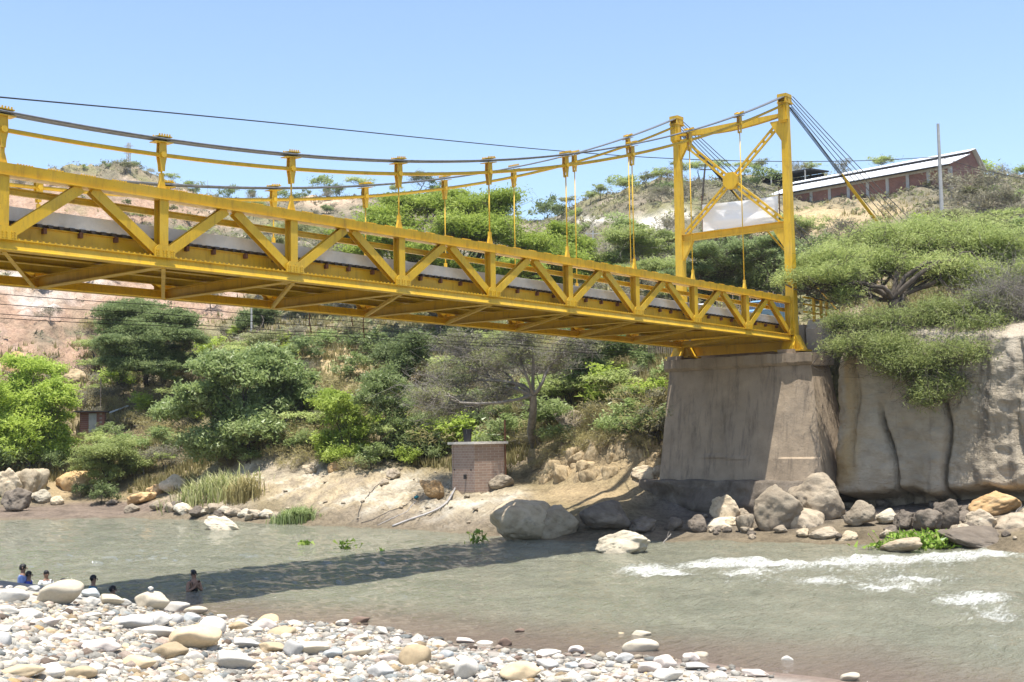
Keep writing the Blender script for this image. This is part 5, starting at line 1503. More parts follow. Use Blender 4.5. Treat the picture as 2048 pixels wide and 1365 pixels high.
# scrub scattered over the dry hillside
n = 0
while n < 250:
    x = G.uniform(-120, 2160); y = G.uniform(345, 640)
    if x < 480 and 560 < y < 760 and G.uniform() < .9: continue
    if 1540 < x < 1900 and y < 470: continue
    P = hit(x, y, 95)
    if P is None or P[2] < 14: continue
    n += 1
    D = np.linalg.norm(P-CAM)
    kd = str(G.choice(['scrub', 'green', 'acacia', 'dry', 'dark'], p=[.46, .14, .20, .12, .08]))
    hh = G.uniform(1.3, 3.4)*(.8 if x < 450 else 1)
    zone = [z for a, z in ((250, 'on the hill below the lattice mast'), (480, 'on the red slope above the dark acacia'), (700, 'on the slope above the far road'), (1000, 'on the slope behind the spreading tree'), (1180, 'in the dip behind the hangers'),
            (1340, 'on the slope left of the tower'), (1560, 'on the slope behind the tower'), (1800, 'on the slope near the brick shed'), (9999, 'on the slope right of the concrete pole')) if x < a][0]
    plant(kd, P-np.array((0, 0, .15)), hh, G, ('high ' if y < 440 else 'low ')+zone, 'on the dry hillside', 1.2, pre='tall ' if hh > 2.6 else 'medium ' if hh > 1.9 else 'small ')
for key, o in PROTO.items():
    if key not in USED: plant(key[0], gpoint(700, 150), 2, G, 'scattered on the dry hillside', 'on the dry hillside', k=key[1])

# --- dry grass: uncountable, one object ----------------------------
def grass():
    g = np.random.default_rng(77)
    N = 26000
    us = g.uniform(-150, 2150, N); S = 3+g.exponential(26, N)+g.uniform(0, 8, N)
    D = S+np.interp(us, _U, _DW)
    th = YAW-np.arctan((us-1024)/FPX)
    X = CAM[0]+D*np.cos(th); Y = CAM[1]+D*np.sin(th)
    Z = ground(X, Y)
    P = px_of(np.stack([X, Y, Z], 1))
    slab = blobs(P, [(620, 970, 200, 60), (760, 1000, 220, 60), (900, 1020, 160, 50), (1400, 1000, 250, 80), (1850, 1000, 300, 80), (120, 1020, 220, 30), (1180, 990, 120, 30)])
    red = blobs(P, [(60, 620, 220, 80), (230, 580, 220, 60), (380, 590, 110, 60)])
    cl = fbm(X*.25, Y*.25, oct=3, seed=78)
    road = np.exp(-((us-1540)/200.0)**2)*((S > 12) & (S < 36))
    k = (slab < .25) & (g.uniform(size=N) > red*1.6) & (g.uniform(size=N) > S/160) & (cl > -.25) & (Z > 1.2) & (road < .4)
    X, Y, Z, P, D = X[k], Y[k], Z[k], P[k], D[k]; N = len(X)
    B = 7
    h = g.uniform(.25, .7, (N, B)); a = g.uniform(0, 6.3, (N, B)); q = g.uniform(.05, .4, (N, B)); ln = g.uniform(.1, .55, (N, B))*h
    bx = X[:, None]+np.cos(a)*q; by = Y[:, None]+np.sin(a)*q; bz = np.repeat(Z[:, None], B, 1)-.06
    wv = .035+.0004*D[:, None]; pa = a+1.57
    v0 = np.stack([bx-np.cos(pa)*wv, by-np.sin(pa)*wv, bz], 2); v1 = np.stack([bx+np.cos(pa)*wv, by+np.sin(pa)*wv, bz], 2)
    v2 = np.stack([bx+np.cos(a)*ln, by+np.sin(a)*ln, bz+h], 2)
    V = np.stack([v0, v1, v2], 2).reshape(-1, 3)
    F = np.arange(len(V)).reshape(-1, 3)
    lv = np.repeat(np.clip(.5+.3*g.normal(size=N*B), 0, 1), 3)
    tag(link('dry_grass', np_mesh('dry_grass', V, F, False, {'lv': lv}), LEAF['dry']), 'straw coloured dry grass covering the far bank slopes', 'grass', kind='stuff')
grass()
def low_scrub():
    """knee-high brush that nobody could count, over the whole far hillside"""
    g = np.random.default_rng(79)
    N = 15000
    us = g.uniform(-200, 2250, N); S = 26+g.uniform(0, 1, N)**.8*165
    D = S+np.interp(us, _U, _DW); th = YAW-np.arctan((us-1024)/FPX)
    X = CAM[0]+D*np.cos(th); Y = CAM[1]+D*np.sin(th); Z = ground(X, Y)
    P = px_of(np.stack([X, Y, Z], 1))
    red = blobs(P, [(60, 620, 220, 80), (230, 580, 220, 60), (380, 590, 110, 60), (60, 410, 170, 50), (250, 420, 160, 45), (1305, 448, 60, 25), (1640, 440, 120, 30)])
    cl = fbm(X*.06, Y*.06, oct=4, seed=80)
    road = np.exp(-((us-1540)/200.0)**2)*(S < 38)
    k = (g.uniform(size=N) > red*1.1) & (g.uniform(-.35, .25, N) < cl+.12) & (road < .4)
    X, Y, Z, D, cl = X[k], Y[k], Z[k], D[k], cl[k]; N = len(X)
    B = 12
    r = g.uniform(.3, .85, (N, 1)); e = g.normal(size=(N, B, 3))*.5
    C = np.stack([X[:, None]+e[..., 0]*r, Y[:, None]+e[..., 1]*r, Z[:, None]+np.abs(e[..., 2])*r*.9], 2).reshape(-1, 3)
    tone = np.clip(.45+.25*g.normal(size=(N, 1))+.15*g.normal(size=(N, B)), 0, 1).ravel()
    green = np.repeat(g.uniform(size=N) < .38+.4*cl, B)
    for nm, kk, mt, lab in (('grey_brush', ~green, 'greyscrub', 'grey leafless brush covering the dry hillside'), ('green_brush', green, 'olive', 'olive green brush covering the dry hillside')):
        tag(link(nm, leaf_mesh(nm, C[kk], .45, .4, .3, 82, tone[kk]), LEAF[mt]), lab, 'brush', kind='stuff')
low_scrub()
def reed_clump(name, label, px, py, wpx, hpx, mat, seed, N=420, cat='grass'):
    g = np.random.default_rng(seed)
    P = hit(px, py); D = np.linalg.norm(P-CAM); W_ = wpx*D/FPX/2; H_ = hpx*D/FPX
    x = g.normal(size=N)*W_*.45; y = g.normal(size=N)*W_*.3
    rot = YAW-math.pi/2
    gx = P[0]+x*math.cos(rot)-y*math.sin(rot); gy = P[1]+x*math.sin(rot)+y*math.cos(rot); gz = np.maximum(ground(gx, gy), 0)-.05
    h = H_*g.uniform(.45, 1.0, N)*np.exp(-(x/W_)**2*.4); a = g.uniform(0, 6.3, N); ln = h*g.uniform(.15, .7, N)
    wv = .03
    V = []
    for k in range(3): pass
    base = np.stack([gx, gy, gz], 1)-P
    pa = a+1.57; s = np.stack([np.cos(pa), np.sin(pa), 0*a], 1)*wv; d = np.stack([np.cos(a), np.sin(a), 0*a], 1)
    mid = base+d*(ln*.35)[:, None]+np.array((0, 0, 1))*(h*.65)[:, None]
    tip = base+d*ln[:, None]+np.array((0, 0, 1))*(h*g.uniform(.75, 1, N))[:, None]
    V = np.stack([base-s, base+s, mid+s*.8, mid-s*.8, tip], 1).reshape(-1, 3)
    i = np.arange(N)*5
    F = [np.stack([i, i+1, i+2, i+3], 1), np.stack([i+3, i+2, i+4], 1)]
    me = np_mesh(name, V, F, False, {'lv': np.repeat(g.uniform(0, 1, N), 5)})
    o = link(name, me, mat, None, tuple(P)); tag(o, label, cat, kind='stuff')
reed_clump('reed_clump', 'pale green reed clump on the ledges above the calm water', 425, 1000, 150, 62, LEAF['reed'], 501, 900)
reed_clump('reed_clump', 'straw coloured reeds at the right of the pale green clump', 490, 1000, 80, 60, LEAF['dry'], 502, 350)
reed_clump('grass_clump', 'short green grass clump at the waterline beside the rock slab', 590, 1046, 80, 38, LEAF['bush'], 503, 700)
def hyacinth(px, py, wpx, hpx, label, seed, N):
    g = np.random.default_rng(seed)
    P = atz(px, py); D = np.linalg.norm(P-CAM); W_ = wpx*D/FPX; H_ = hpx*D/FPX
    t = thing('water_hyacinth', label, 'plant', P, 'floating river plants')
    c = np.stack([g.normal(size=N)*W_*.25, g.normal(size=N)*W_*.25, g.uniform(.02, 1, N)**1.4*H_], 1)
    rot = YAW-math.pi/2
    c = np.stack([c[:, 0]*math.cos(rot)-c[:, 1]*.6*math.sin(rot), c[:, 0]*math.sin(rot)+c[:, 1]*.6*math.cos(rot), c[:, 2]], 1)
    link('leaves', leaf_mesh('leaves', c, .24, .5, .1, seed, hang=-.1), LEAF['hyacinth'], t)
    m = MB()
    for k in range(0, N, 4): m.tube([c[k]*(.8, .8, 0), c[k]], .012, 4, False)
    tag(link('stems', m.mesh('stems'), LEAF['bright'], t), kind='stuff')
hyacinth(692, 1098, 40, 16, 'small floating plant with dark upright leaves in midstream', 511, 40)
hyacinth(612, 1092, 26, 8, 'tiny yellow green floating plant beside the dark leaved one', 512, 24)
hyacinth(957, 1086, 40, 22, 'floating leafy plant beside the huge tan boulder', 513, 60)
hyacinth(765, 1103, 18, 5, 'scrap of floating leaves right of the dark leaved plant', 514, 12)
hyacinth(1846, 1096, 150, 30, 'long bright green raft of river plants by the far rocks', 515, 620)
hyacinth(1778, 1098, 60, 14, 'thin end of the plant raft by the tan boulder', 516, 90)

# ================================================================== BUILDINGS, POLES, WIRES
def mat_brick(name, c1, c2, mortar, sc=5.0, dirt=(.25, .2, .16), vecs=(1, 1, 1)):
    m, n, l, out = newmat(name)
    tc = n.new('ShaderNodeTexCoord'); sp = n.new('ShaderNodeSeparateXYZ'); l.new(tc.outputs['Object'], sp.inputs[0])
    ad = n.new('ShaderNodeMath'); ad.operation = 'ADD'; l.new(sp.outputs[0], ad.inputs[0]); l.new(sp.outputs[1], ad.inputs[1])
    cb = n.new('ShaderNodeCombineXYZ'); l.new(ad.outputs[0], cb.inputs[0]); l.new(sp.outputs[2], cb.inputs[1])
    b = n.new('ShaderNodeTexBrick'); l.new(cb.outputs[0], b.inputs['Vector'])
    b.inputs['Color1'].default_value = (*c1, 1); b.inputs['Color2'].default_value = (*c2, 1); b.inputs['Mortar'].default_value = (*mortar, 1)
    b.inputs['Scale'].default_value = sc; b.inputs['Mortar Size'].default_value = .03; b.inputs['Brick Width'].default_value = 1.1; b.inputs['Row Height'].default_value = .5
    v = objvec(n, l)
    col = mixc(n, l, ramp(n, l, noise(n, l, 1.3, 6, .65, v), [(.45, 0), (.7, .55)]), b.outputs['Color'], dirt)
    p = n.new('ShaderNodeBsdfPrincipled'); l.new(col, p.inputs['Base Color']); p.inputs['Roughness'].default_value = .95
    iv = n.new('ShaderNodeMath'); iv.operation = 'SUBTRACT'; iv.inputs[0].default_value = 1; l.new(b.outputs['Fac'], iv.inputs[1])
    l.new(bump(n, l, iv.outputs[0], .5, .03), p.inputs['Normal'])
    l.new(p.outputs[0], out.inputs[0])
    return m
BRICK = mat_brick('weathered_brick', (.27, .18, .135), (.34, .24, .18), (.44, .39, .33), 3.6, (.27, .225, .185))
BRICKR = mat_brick('red_brick', (.23, .10, .075), (.28, .125, .09), (.34, .28, .24), 3.2, (.17, .09, .07))
BLACKP = simple('black_plastic', (.018, .018, .022), .45, .2, 4)
WOOD = simple('grey_wood', (.26, .21, .155), .9, .3, 5, bs=.4, sv=(1, 1, .2))
HOSEM = simple('grey_hose', (.33, .315, .30), .55, .2, 3)
CONCP = simple('pole_concrete', (.42, .41, .39), .9, .15, 2, bs=.2)
ROOFW = simple('white_metal_roof', (.74, .75, .76), .5, .06, .6, spec=.4)
DARKM = simple('dark_sheet', (.03, .028, .027), .8, .2, 2)

def make_hut():
    c = hit(950, 986)
    d = (c-CAM)[:2]; d /= np.linalg.norm(d)
    # corner towards the viewer; walls go back left and right
    k = np.linalg.norm(c-CAM)/FPX
    z0 = c[2]-.45; zt = c[2]+(986-890)*k
    rv = np.array([d[1], -d[0]])
    C0 = c[:2]+0*d
    L = C0-rv*46*k+d*1.5; Rr = C0+rv*60*k+d*.9
    Bk = L+(Rr-C0)
    o = np.array((C0[0], C0[1], c[2]))
    t = thing('brick_hut', 'small weathered brick pump hut with a concrete slab roof on the rock', 'hut', o)
    pts = [L, C0, Rr, Bk]
    for i in range(4):
        a, b = pts[i], pts[(i+1) % 4]
        e = (b-a)/np.linalg.norm(b-a); nn = np.array([e[1], -e[0]])
        m = MB()
        q = [a, b, b-nn*.14-e*.0, a-nn*.14]
        m.loft([np.array([(x, y, z) for x, y in q]) for z in (z0+.45, zt-.02)])
        w_ = m.build('wall', BRICK, t, off=o)
        m = MB(); q = [a+nn*.06-e*.05, b+nn*.06+e*.05, b-nn*.2, a-nn*.2]
        m.loft([np.array([(x, y, z) for x, y in q]) for z in (z0-.5, z0+.47)])
        m.build('plinth', PIERM, t, off=o)
        if i == 0:
            h = a+(b-a)*.62+nn*.012
            m = MB(); m.box((h[0]-.16, h[1]-.06, z0+1.15), (h[0]+.16, h[1]+.03, z0+1.4)); m.build('pipe_opening_shade', DARKM, w_, off=o)  # solid dark block, its colour stands in for shade inside the opening
            for f in (.12, .85):
                h = a+(b-a)*f+nn*.01
                m = MB(); m.box((h[0]-.04, h[1]-.03, z0+1.6), (h[0]+.04, h[1]+.02, z0+1.68)); m.build('vent_hole_shade', DARKM, w_, off=o)  # dark blocks on the brick replace the shade of small holes
    cen = (L+Rr)/2
    q = [cen+(p-cen)*1.16 for p in pts]
    m = MB(); m.loft([np.array([(x, y, z) for x, y in q]) for z in (zt-.02, zt+.11)]); m.build('slab_roof', CONC, t, off=o)
    pr = Rr+rv*.06
    m = MB(); m.tube([(pr[0], pr[1], z0+1.1), (pr[0], pr[1], z0+4.3)], .05, 8); m.build('rusty_pipe', RUST, t, off=o)
    # bucket on the roof
    bc = at(935, 888, np.hypot(*(cen-CAM[:2]))-.2); bc[2] = zt+.11
    b = thing('black_bucket', 'black plastic bucket standing on the hut roof', 'bucket', bc)
    m = MB(); th = np.arange(20)*2*math.pi/20
    ring = lambda r, z: np.stack([bc[0]+r*np.cos(th), bc[1]+r*np.sin(th), np.full(20, bc[2]+z)], 1)
    m.loft([ring(.20, 0), ring(.255, .66), ring(.275, .66), ring(.275, .70), ring(.245, .70), ring(.19, .04)]); m.build('body', BLACKP, b, off=bc)
    m = MB(); m.tube([(bc[0]+.28*math.cos(a), bc[1]+.28*math.sin(a)*.4-.2, bc[2]+.62-.25*math.sin(a)) for a in np.linspace(0, math.pi, 9)], .008, 5); m.build('handle', STEEL, b, off=bc)
make_hut()
def hose(name, label, pts, r, mat):
    P = []
    for x, y in pts:
        q = hit(x, y); q[2] += r; P.append(q)
    P = np.array(P); t = np.linspace(0, len(P)-1, 40)
    Q = np.stack([np.interp(t, np.arange(len(P)), P[:, k]) for k in range(3)], 1)
    for it in range(3): Q[1:-1] = (Q[:-2]+2*Q[1:-1]+Q[2:])/4
    Q[1:-1, 2] = np.maximum(Q[1:-1, 2], ground(Q[1:-1, 0], Q[1:-1, 1])+r*.6)
    m = MB(); m.tube(Q-Q[0], r, 8)
    tag(m.build(name, mat, None, True, loc=tuple(Q[0])), label, 'hose', None)
hose('water_hose', 'thick grey hose running from the hut opening down to the river', [(932, 958), (918, 968), (908, 985), (895, 1008), (875, 1022), (850, 1032), (820, 1042), (785, 1056)], .055, HOSEM)
hose('water_hose', 'thin dark hose curving over the rock slab from the small grey block', [(770, 960), (745, 985), (725, 1005), (717, 1030), (716, 1048)], .018, BLACKP)
hose('water_hose', 'thin hose with a blue joint lying along the lower rock slab', [(835, 1000), (800, 1018), (770, 1030), (745, 1042), (722, 1050)], .018, BLACKP)
hose('water_hose', 'short hose branching from the blue joint to the water', [(832, 1004), (815, 1025), (780, 1040), (755, 1052)], .018, HOSEM)
P = hit(833, 1002); m = MB(); m.tube([(-.12, 0, .1), (.16, .05, .12)], .07, 8); m.tube([(.02, 0, .1), (.02, 0, .22)], .04, 6)
tag(m.build('pipe_joint', simple('blue_plastic', (.03, .22, .28), .5, .1), None, loc=tuple(P)), 'blue plastic joint connecting two thin hoses on the rock', 'pipe joint')

def make_shack():
    c = hit(186, 872); k = np.linalg.norm(c-CAM)/FPX
    d = (c-CAM)[:2]; d /= np.linalg.norm(d); rv = np.array([d[1], -d[0]])
    t = thing('brick_shack', 'tiny dark brick shack with grey door half hidden by the leafy tree', 'shack', c)
    zt = (872-828)*k
    def pt(a, b): return c[:2]+rv*a*k+d*b
    q = [pt(-24, 0), pt(20, -.3), pt(24, 1.8), pt(-20, 2)]
    m = MB(); m.loft([np.array([(x, y, z) for x, y in q]) for z in (c[2]-1.2, c[2]+zt)]); m.build('wall', BRICKR, t, off=c)
    q = [pt(-34, -.5), pt(26, -.7), pt(30, 2.2), pt(-30, 2.4)]
    m = MB(); m.loft([np.array([(x, y, z) for x, y in q]) for z in (c[2]+zt, c[2]+zt+.1)]); m.build('roof', DARKM, t, off=c)
    q = [pt(-8, -.22), pt(6, -.28), pt(6, -.1), pt(-8, -.05)]
    m = MB(); m.loft([np.array([(x, y, z) for x, y in q]) for z in (c[2]-.1, c[2]+zt*.94)]); m.build('door', CONCP, t, off=c)
    p = hit(201, 836); m = MB(); m.tube([(0, 0, -.3), (0, 0, 76*k)], .045, 6)
    tag(m.build('thin_pole', WOOD, None, loc=tuple(p)), 'thin upright pole rising behind the brick shack roof', 'pole')
    p = hit(222, 838); a = at(219, 826, np.hypot(*(p-CAM)[:2])); b = at(256, 812, np.hypot(*(p-CAM)[:2])+1)
    m = MB(); m.bar(a-p, b-p, .12, .10); m.tube([(0, 0, -.3), (0, 0, (a-p)[2])], .03, 5)
    tag(m.build('propped_beam', ROOFW, None, loc=tuple(p)), 'white beam propped on a stick beside the shack', 'beam')
make_shack()

def make_shed():
    A = at(1547, 391, 163); B = at(1895, 338, 151)
    B[2] = A[2]
    e = (B-A); L = np.linalg.norm(e); e /= L
    nrm = np.array([e[1], -e[0], 0])          # away from or towards viewer
    if nrm[:2]@(A-CAM)[:2] < 0: nrm = -nrm    # pointing away
    wd = 9.0; wall = 3.4
    o = A-np.array((0, 0, wall))
    t = thing('brick_shed', 'long red brick shed with stepped white metal roof on the ridge', 'building', o)
    up3 = np.array((0, 0, 1.0))
    nb = 9
    for i in range(nb):
        a = A+e*(L*i/nb+.2); b = A+e*(L*(i+1)/nb-.2)
        m = MB(); m.loft([np.array([p+nrm*.5-up3*(wall+2.5), p+nrm*.7-up3*(wall+2.5), p+nrm*.7-up3*.35, p+nrm*.5-up3*.35]) for p in (a, b)])
        m.build('brick_panel', BRICKR, t, off=o)
    for i in range(nb+1):
        p = A+e*(L*i/nb)
        m = MB(); m.loft([np.array([q+nrm*.42-up3*(wall+2.5), q+nrm*.8-up3*(wall+2.5), q+nrm*.8-up3*.2, q+nrm*.42-up3*.2]) for q in (p-e*.2, p+e*.2)])
        m.build('pillar', CONCP, t, off=o)
    m = MB(); m.loft([np.array([p+nrm*.45-up3*.36, p+nrm*.75-up3*.36, p+nrm*.75-up3*.05, p+nrm*.45-up3*.05]) for p in (A, B)]); m.build('ring_beam', CONCP, t, off=o)
    for (n0, n1, z0, z1) in ((-.5, 4.6, -.1, 1.75), (4.3, 6.1, 2.02, 2.6)):
        m = MB(); m.loft([np.array([p+nrm*n0+up3*z0, p+nrm*n1+up3*z1, p+nrm*n1+up3*(z1+.07), p+nrm*n0+up3*(z0+.07)]) for p in (A-e*.6, B+e*.6)])
        rf = m.build('roof_sheet', ROOFW, t, off=o)
        m = MB()
        for q in np.arange(0, L+1, .5):
            p = A-e*.6+e*q
            m.loft([np.array([r+nrm*n0+up3*(z0+.065), r+nrm*n1+up3*(z1+.065), r+nrm*n1+up3*(z1+.10), r+nrm*n0+up3*(z0+.10)]) for r in (p, p+e*.08)])
        tag(m.build('roof_ribs', ROOFW, rf, off=o), kind='stuff')
    m = MB(); m.loft([np.array([p+nrm*4.45+up3*1.65, p+nrm*4.55+up3*1.65, p+nrm*4.55+up3*2.1, p+nrm*4.45+up3*2.1]) for p in (A-e*.4, B+e*.4)]); m.build('clerestory_strip', DARKM, t, off=o)
    for p in (A, B):                           # gables
        m = MB(); m.loft([np.array([q+nrm*.5-up3*(wall+2), q+nrm*8.6-up3*(wall+2), q+nrm*8.6+up3*.2, q+nrm*6+up3*2.5, q+nrm*4.4+up3*1.6, q+nrm*.5+up3*.2]) for q in (p-e*.1, p+e*.1)])
        m.build('gable', BRICKR, t, off=o)
    m = MB(); m.loft([np.array([p+nrm*6.1+up3*2.6, p+nrm*9+up3*.2, p+nrm*9+up3*.27, p+nrm*6.1+up3*2.67]) for p in (A-e*.6, B+e*.6)]); m.build('rear_roof_sheet', ROOFW, t, off=o)
make_shed()
def make_shelter():
    A = at(1478, 364, 186); B = at(1610, 342, 178)
    e = B-A; L = np.linalg.norm(e); e /= L; nrm = np.cross(e, (0, 0, 1)); nrm[2] = 0
    if nrm[:2]@(A-CAM)[:2] < 0: nrm = -nrm
    o = A.copy(); o[2] = float(ground(A[0], A[1]))
    t = thing('dark_shelter', 'long low open shelter with black roof above the brick shed', 'shelter', o)
    u3 = np.array((0, 0, 1.0))
    m = MB(); m.loft([np.array([p, p+nrm*4+u3*.15, p+nrm*4+u3*.35, p+u3*.25]) for p in (A-e, B+e)]); m.build('roof', DARKM, t, off=o)
    m = MB(); m.loft([np.array([p+nrm*4-u3*3, p+nrm*4.2-u3*3, p+nrm*4.2+u3*.1, p+nrm*4+u3*.1]) for p in (A, B)]); m.build('back_wall', DARKM, t, off=o)
    for k in range(5):
        p = A+e*L*k/4
        m = MB(); m.tube([p-u3*4, p+u3*.1], .1, 6); m.build('post', CONCP, t, off=o)
make_shelter()

def pole(name, label, x, y0, y1, r0, r1, mat, arms=0, D=None, lean=0):
    p = hit(x, y0) if D is None else gpoint(x, D)
    Dh = np.hypot(*(p-CAM)[:2])
    top = at(x+lean, y1, Dh)
    t = thing(name, label, 'pole', p)
    m = MB(); m.tube([p-np.array((0, 0, .6)), (p+top)/2, top], [r0, (r0+r1)/2, r1], 10); m.build('shaft', mat, t, off=p)
    for k in range(arms):
        z = top-np.array((0, 0, .35+.6*k)); q = rt*np.array((1, 1, 0))*(.9-.15*k)
        m = MB(); m.bar(z-q, z+q, .1, .1); ar = m.build('cross_arm', mat, t, off=p)
        for s in (-1, 1):
            m = MB(); m.tube([z+q*s*.85, z+q*s*.85+np.array((0, 0, .22))], .05, 6); m.build('insulator', CONCP, ar, off=p)
    return p, top
pA, pT = pole('concrete_pole', 'tall grey concrete pole on the slope right of the backstays', 1885, 452, 248, .19, .12, CONCP, lean=-9)
pole('utility_pole', 'dark wooden utility pole with cross arms on the ridge behind the tower', 1415, 402, 325, .14, .10, BARK, 2, D=158, lean=-4)
pole('slim_pole', 'slim pale pole on the terrace under the bridge', 503, 668, 600, .09, .07, CONCP)
pole('roadside_pole', 'short grey pole on the slope behind the hangers', 1186, 500, 462, .12, .1, CONCP, 1)
pole('thin_mast', 'thin mast on the ridge behind the far cable', 415, 395, 360, .06, .04, CONCP, D=262)
def lattice(x, y0, y1):
    p = hit(x, y0+4); Dh = np.hypot(*(p-CAM)[:2]); top = at(x, y1, Dh); H = top[2]-p[2]
    t = thing('lattice_mast', 'thin lattice power mast on top of the left hill', 'mast', p)
    w_ = .28
    for sx, sy in ((-1, -1), (1, -1), (1, 1), (-1, 1)):
        m = MB(); m.tube([(sx*w_, sy*w_, -.5), (sx*w_*.7, sy*w_*.7, H)], .07, 5); m.build('leg', CONCP, t)
    m = MB()
    for k in range(9):
        z0, z1 = H*k/9, H*(k+1)/9; a = w_*(1-.3*k/9)
        for s in (-1, 1):
            m.tube([(-a, s*a, z0), (a, s*a, z1)], .04, 4); m.tube([(s*a, -a, z0), (s*a, a, z1)], .04, 4)
    tag(m.build('lacing', CONCP, t), kind='stuff')
    for z in (H*.62, H*.75, H*.88):
        m = MB(); q = rt*np.array((1, 1, 0))*.9; m.bar(-q+np.array((0, 0, z)), q+np.array((0, 0, z)), .12, .12); m.build('cross_arm', CONCP, t)
lattice(257, 336, 286)

def wire(name, label, P, r=.018, mat=WIRE):
    P = np.asarray(P, float)
    m = MB(); m.tube(P-P[0], r, 5, False)
    tag(m.build(name, mat, None, True, loc=tuple(P[0])), label, 'wire')
wpx = [(-260, 170, 40), (0, 195, 44), (300, 222, 50), (600, 251, 58), (900, 282, 68), (1120, 303, 76), (1300, 316, 83), (1450, 322, 90), (1600, 324, 97), (1740, 322, 103)]
W0 = [at(x, y, D) for x, y, D in wpx]+[pT-np.array((0, 0, 2.9))]
t_ = np.linspace(0, len(W0)-1, 60)
W0 = np.array(W0)
Wc = np.stack([np.interp(t_, np.arange(len(W0)), W0[:, k]) for k in range(3)], 1)
for it in range(6): Wc[1:-1] = (Wc[:-2]+2*Wc[1:-1]+Wc[2:])/4
wire('overhead_wire', 'long black overhead wire crossing the sky to the concrete pole', Wc, .028)
e0 = pT-np.array((0, 0, 2.9)); e1 = at(2140, 372, 104)
wire('overhead_wire', 'overhead wire leaving the concrete pole towards the hillside on the right', [e0+(e1-e0)*t-np.array((0, 0, .3))*math.sin(math.pi*t) for t in np.linspace(0, 1, 12)], .028)
for i, (d0, d1) in enumerate(((.16, .1), (.46, .25), (.75, .42), (.87, .55))):
    P = [((n)*PAN, WB+.25, zb(n)-np.interp(n, [1, 8], [d0, d1])-.05*abs(math.sin(n*1.57))) for n in np.arange(N0, 8.6, .25)]
    wire('slung_cable', ['uppermost', 'second highest', 'third highest', 'lowest'][i]+' thin black cable slung below the far bottom chord', P, .011)
for x, y0, y1 in ((625, 612, 652), (735, 625, 668), (712, 628, 650)):
    n = np.interp(x, [68, 325, 541, 726, 887], [1, 2, 3, 4, 5])
    top = np.array((n*PAN, WB+.25, zb(n)+.1)); k = np.linalg.norm(top-CAM)/FPX
    wire('cable_bracket', 'thin dark bracket dangling below the far chord at panel %s' % {625: 'three', 735: 'four', 712: 'four, the shorter one'}[x], [top, top-np.array((.02, 0, (y1-y0)*k*.5)), top-np.array((-.05, 0, (y1-y0)*k))], .022, RUST)

def make_fence():
    p0 = hit(1300, 600, 66); o = p0
    t = thing('stake_fence', 'fence of thin wooden stakes along the road behind the tower', 'fence', o)
    g = np.random.default_rng(88)
    for i, x in enumerate(np.arange(1300, 1560, 4.2)):
        p = gpoint(x, 74+.012*(x-1300)); p[2] = max(p[2], 9.6)
        h = g.uniform(1.6, 2.3)+(x > 1430)*.8
        m = MB(); a = g.normal(size=2)*.05
        m.tube([p-np.array((0, 0, .3)), p+np.array((a[0], a[1], h))], .035, 5); m.build('stake', WOOD, t, off=o)
    m = MB(); a = gpoint(1300, 74); b = gpoint(1560, 77); a[2] = max(a[2], 9.6)+1.2; b[2] = max(b[2], 9.6)+1.2
    m.tube([a, b], .03, 5); m.build('rail', WOOD, t, off=o)
make_fence()

# ------------------------------------------------------------------ cars on the approach road
def make_car(label, loc, rz, col, group=None):
    paint = simple('car_paint_'+col, {'blue': (.16, .30, .46), 'white': (.72, .73, .73)}[col], .25, .05, 1, spec=.6)
    glass = simple('car_glass', (.02, .025, .03), .08, .05, 1, spec=.7)
    t = thing('car', label, 'car', loc, group); t.rotation_euler = (0, 0, rz)
    side = [(-2.1, .35), (-2.15, .75), (-1.95, .95), (-.9, 1.0), (.95, 1.0), (1.75, .88), (2.1, .7), (2.15, .35)]
    m = MB(); m.loft([np.array([(x, y, z-(abs(y) > .8)*.03) for x, z in side]) for y in (-.86, -.78, .78, .86)]); m.build('body', paint, t)
    cab = [(-1.75, .96), (-1.45, 1.36), (-1.1, 1.47), (.15, 1.47), (.45, 1.40), (1.15, .98)]
    m = MB(); m.loft([np.array([(x*(1-.0), y*(1-.14*(z-.96)/.5), z) for x, z in cab]) for y in (-.76, .76)]); cb = m.build('cabin', glass, t)
    m = MB(); m.loft([np.array([(-1.42, y, 1.40), (-1.1, y, 1.49), (.15, y, 1.49), (.45, y, 1.42), (.42, y, 1.45), (.13, y, 1.53), (-1.12, y, 1.53), (-1.46, y, 1.44)]) for y in (-.66, .66)]); m.build('roof', paint, t)
    for y in (-.72, .72):
        for x0, x1 in ((-1.68, -1.40), (-.45, -.30), (1.1, .43)):
            m = MB(); m.bar((x0, y, .98), (x1, y*.9, 1.43), .06, .05); m.build('pillar', paint, t)
    for x in (-1.35, 1.35):
        for y in (-.80, .80):
            m = MB(); m.tube([(x, y-.1, .32), (x, y+.1, .32)], .32, 14); wh = m.build('wheel', BLACKP, t)
            m = MB(); m.tube([(x, y-.11, .32), (x, y+.11, .32)], .19, 10); m.build('rim', CONCP, wh)
    for y in (-.6, .6):
        m = MB(); m.box((2.08, y-.15, .6), (2.17, y+.15, .74)); m.build('headlight', ROOFW, t)
make_car('light blue car coming onto the bridge behind the near tower foot', (43.9, 3.4, 9.95), math.pi, 'blue')
q = gpoint(1408, 73)
make_car('white car parked by the stake fence behind the truss', (q[0], q[1], max(q[2], 10.4)), .3, 'white')
q = hit(690, 622, 90)
make_car('white car on the far road seen under the deck', (q[0], q[1], q[2]+.05), 1.0, 'white')

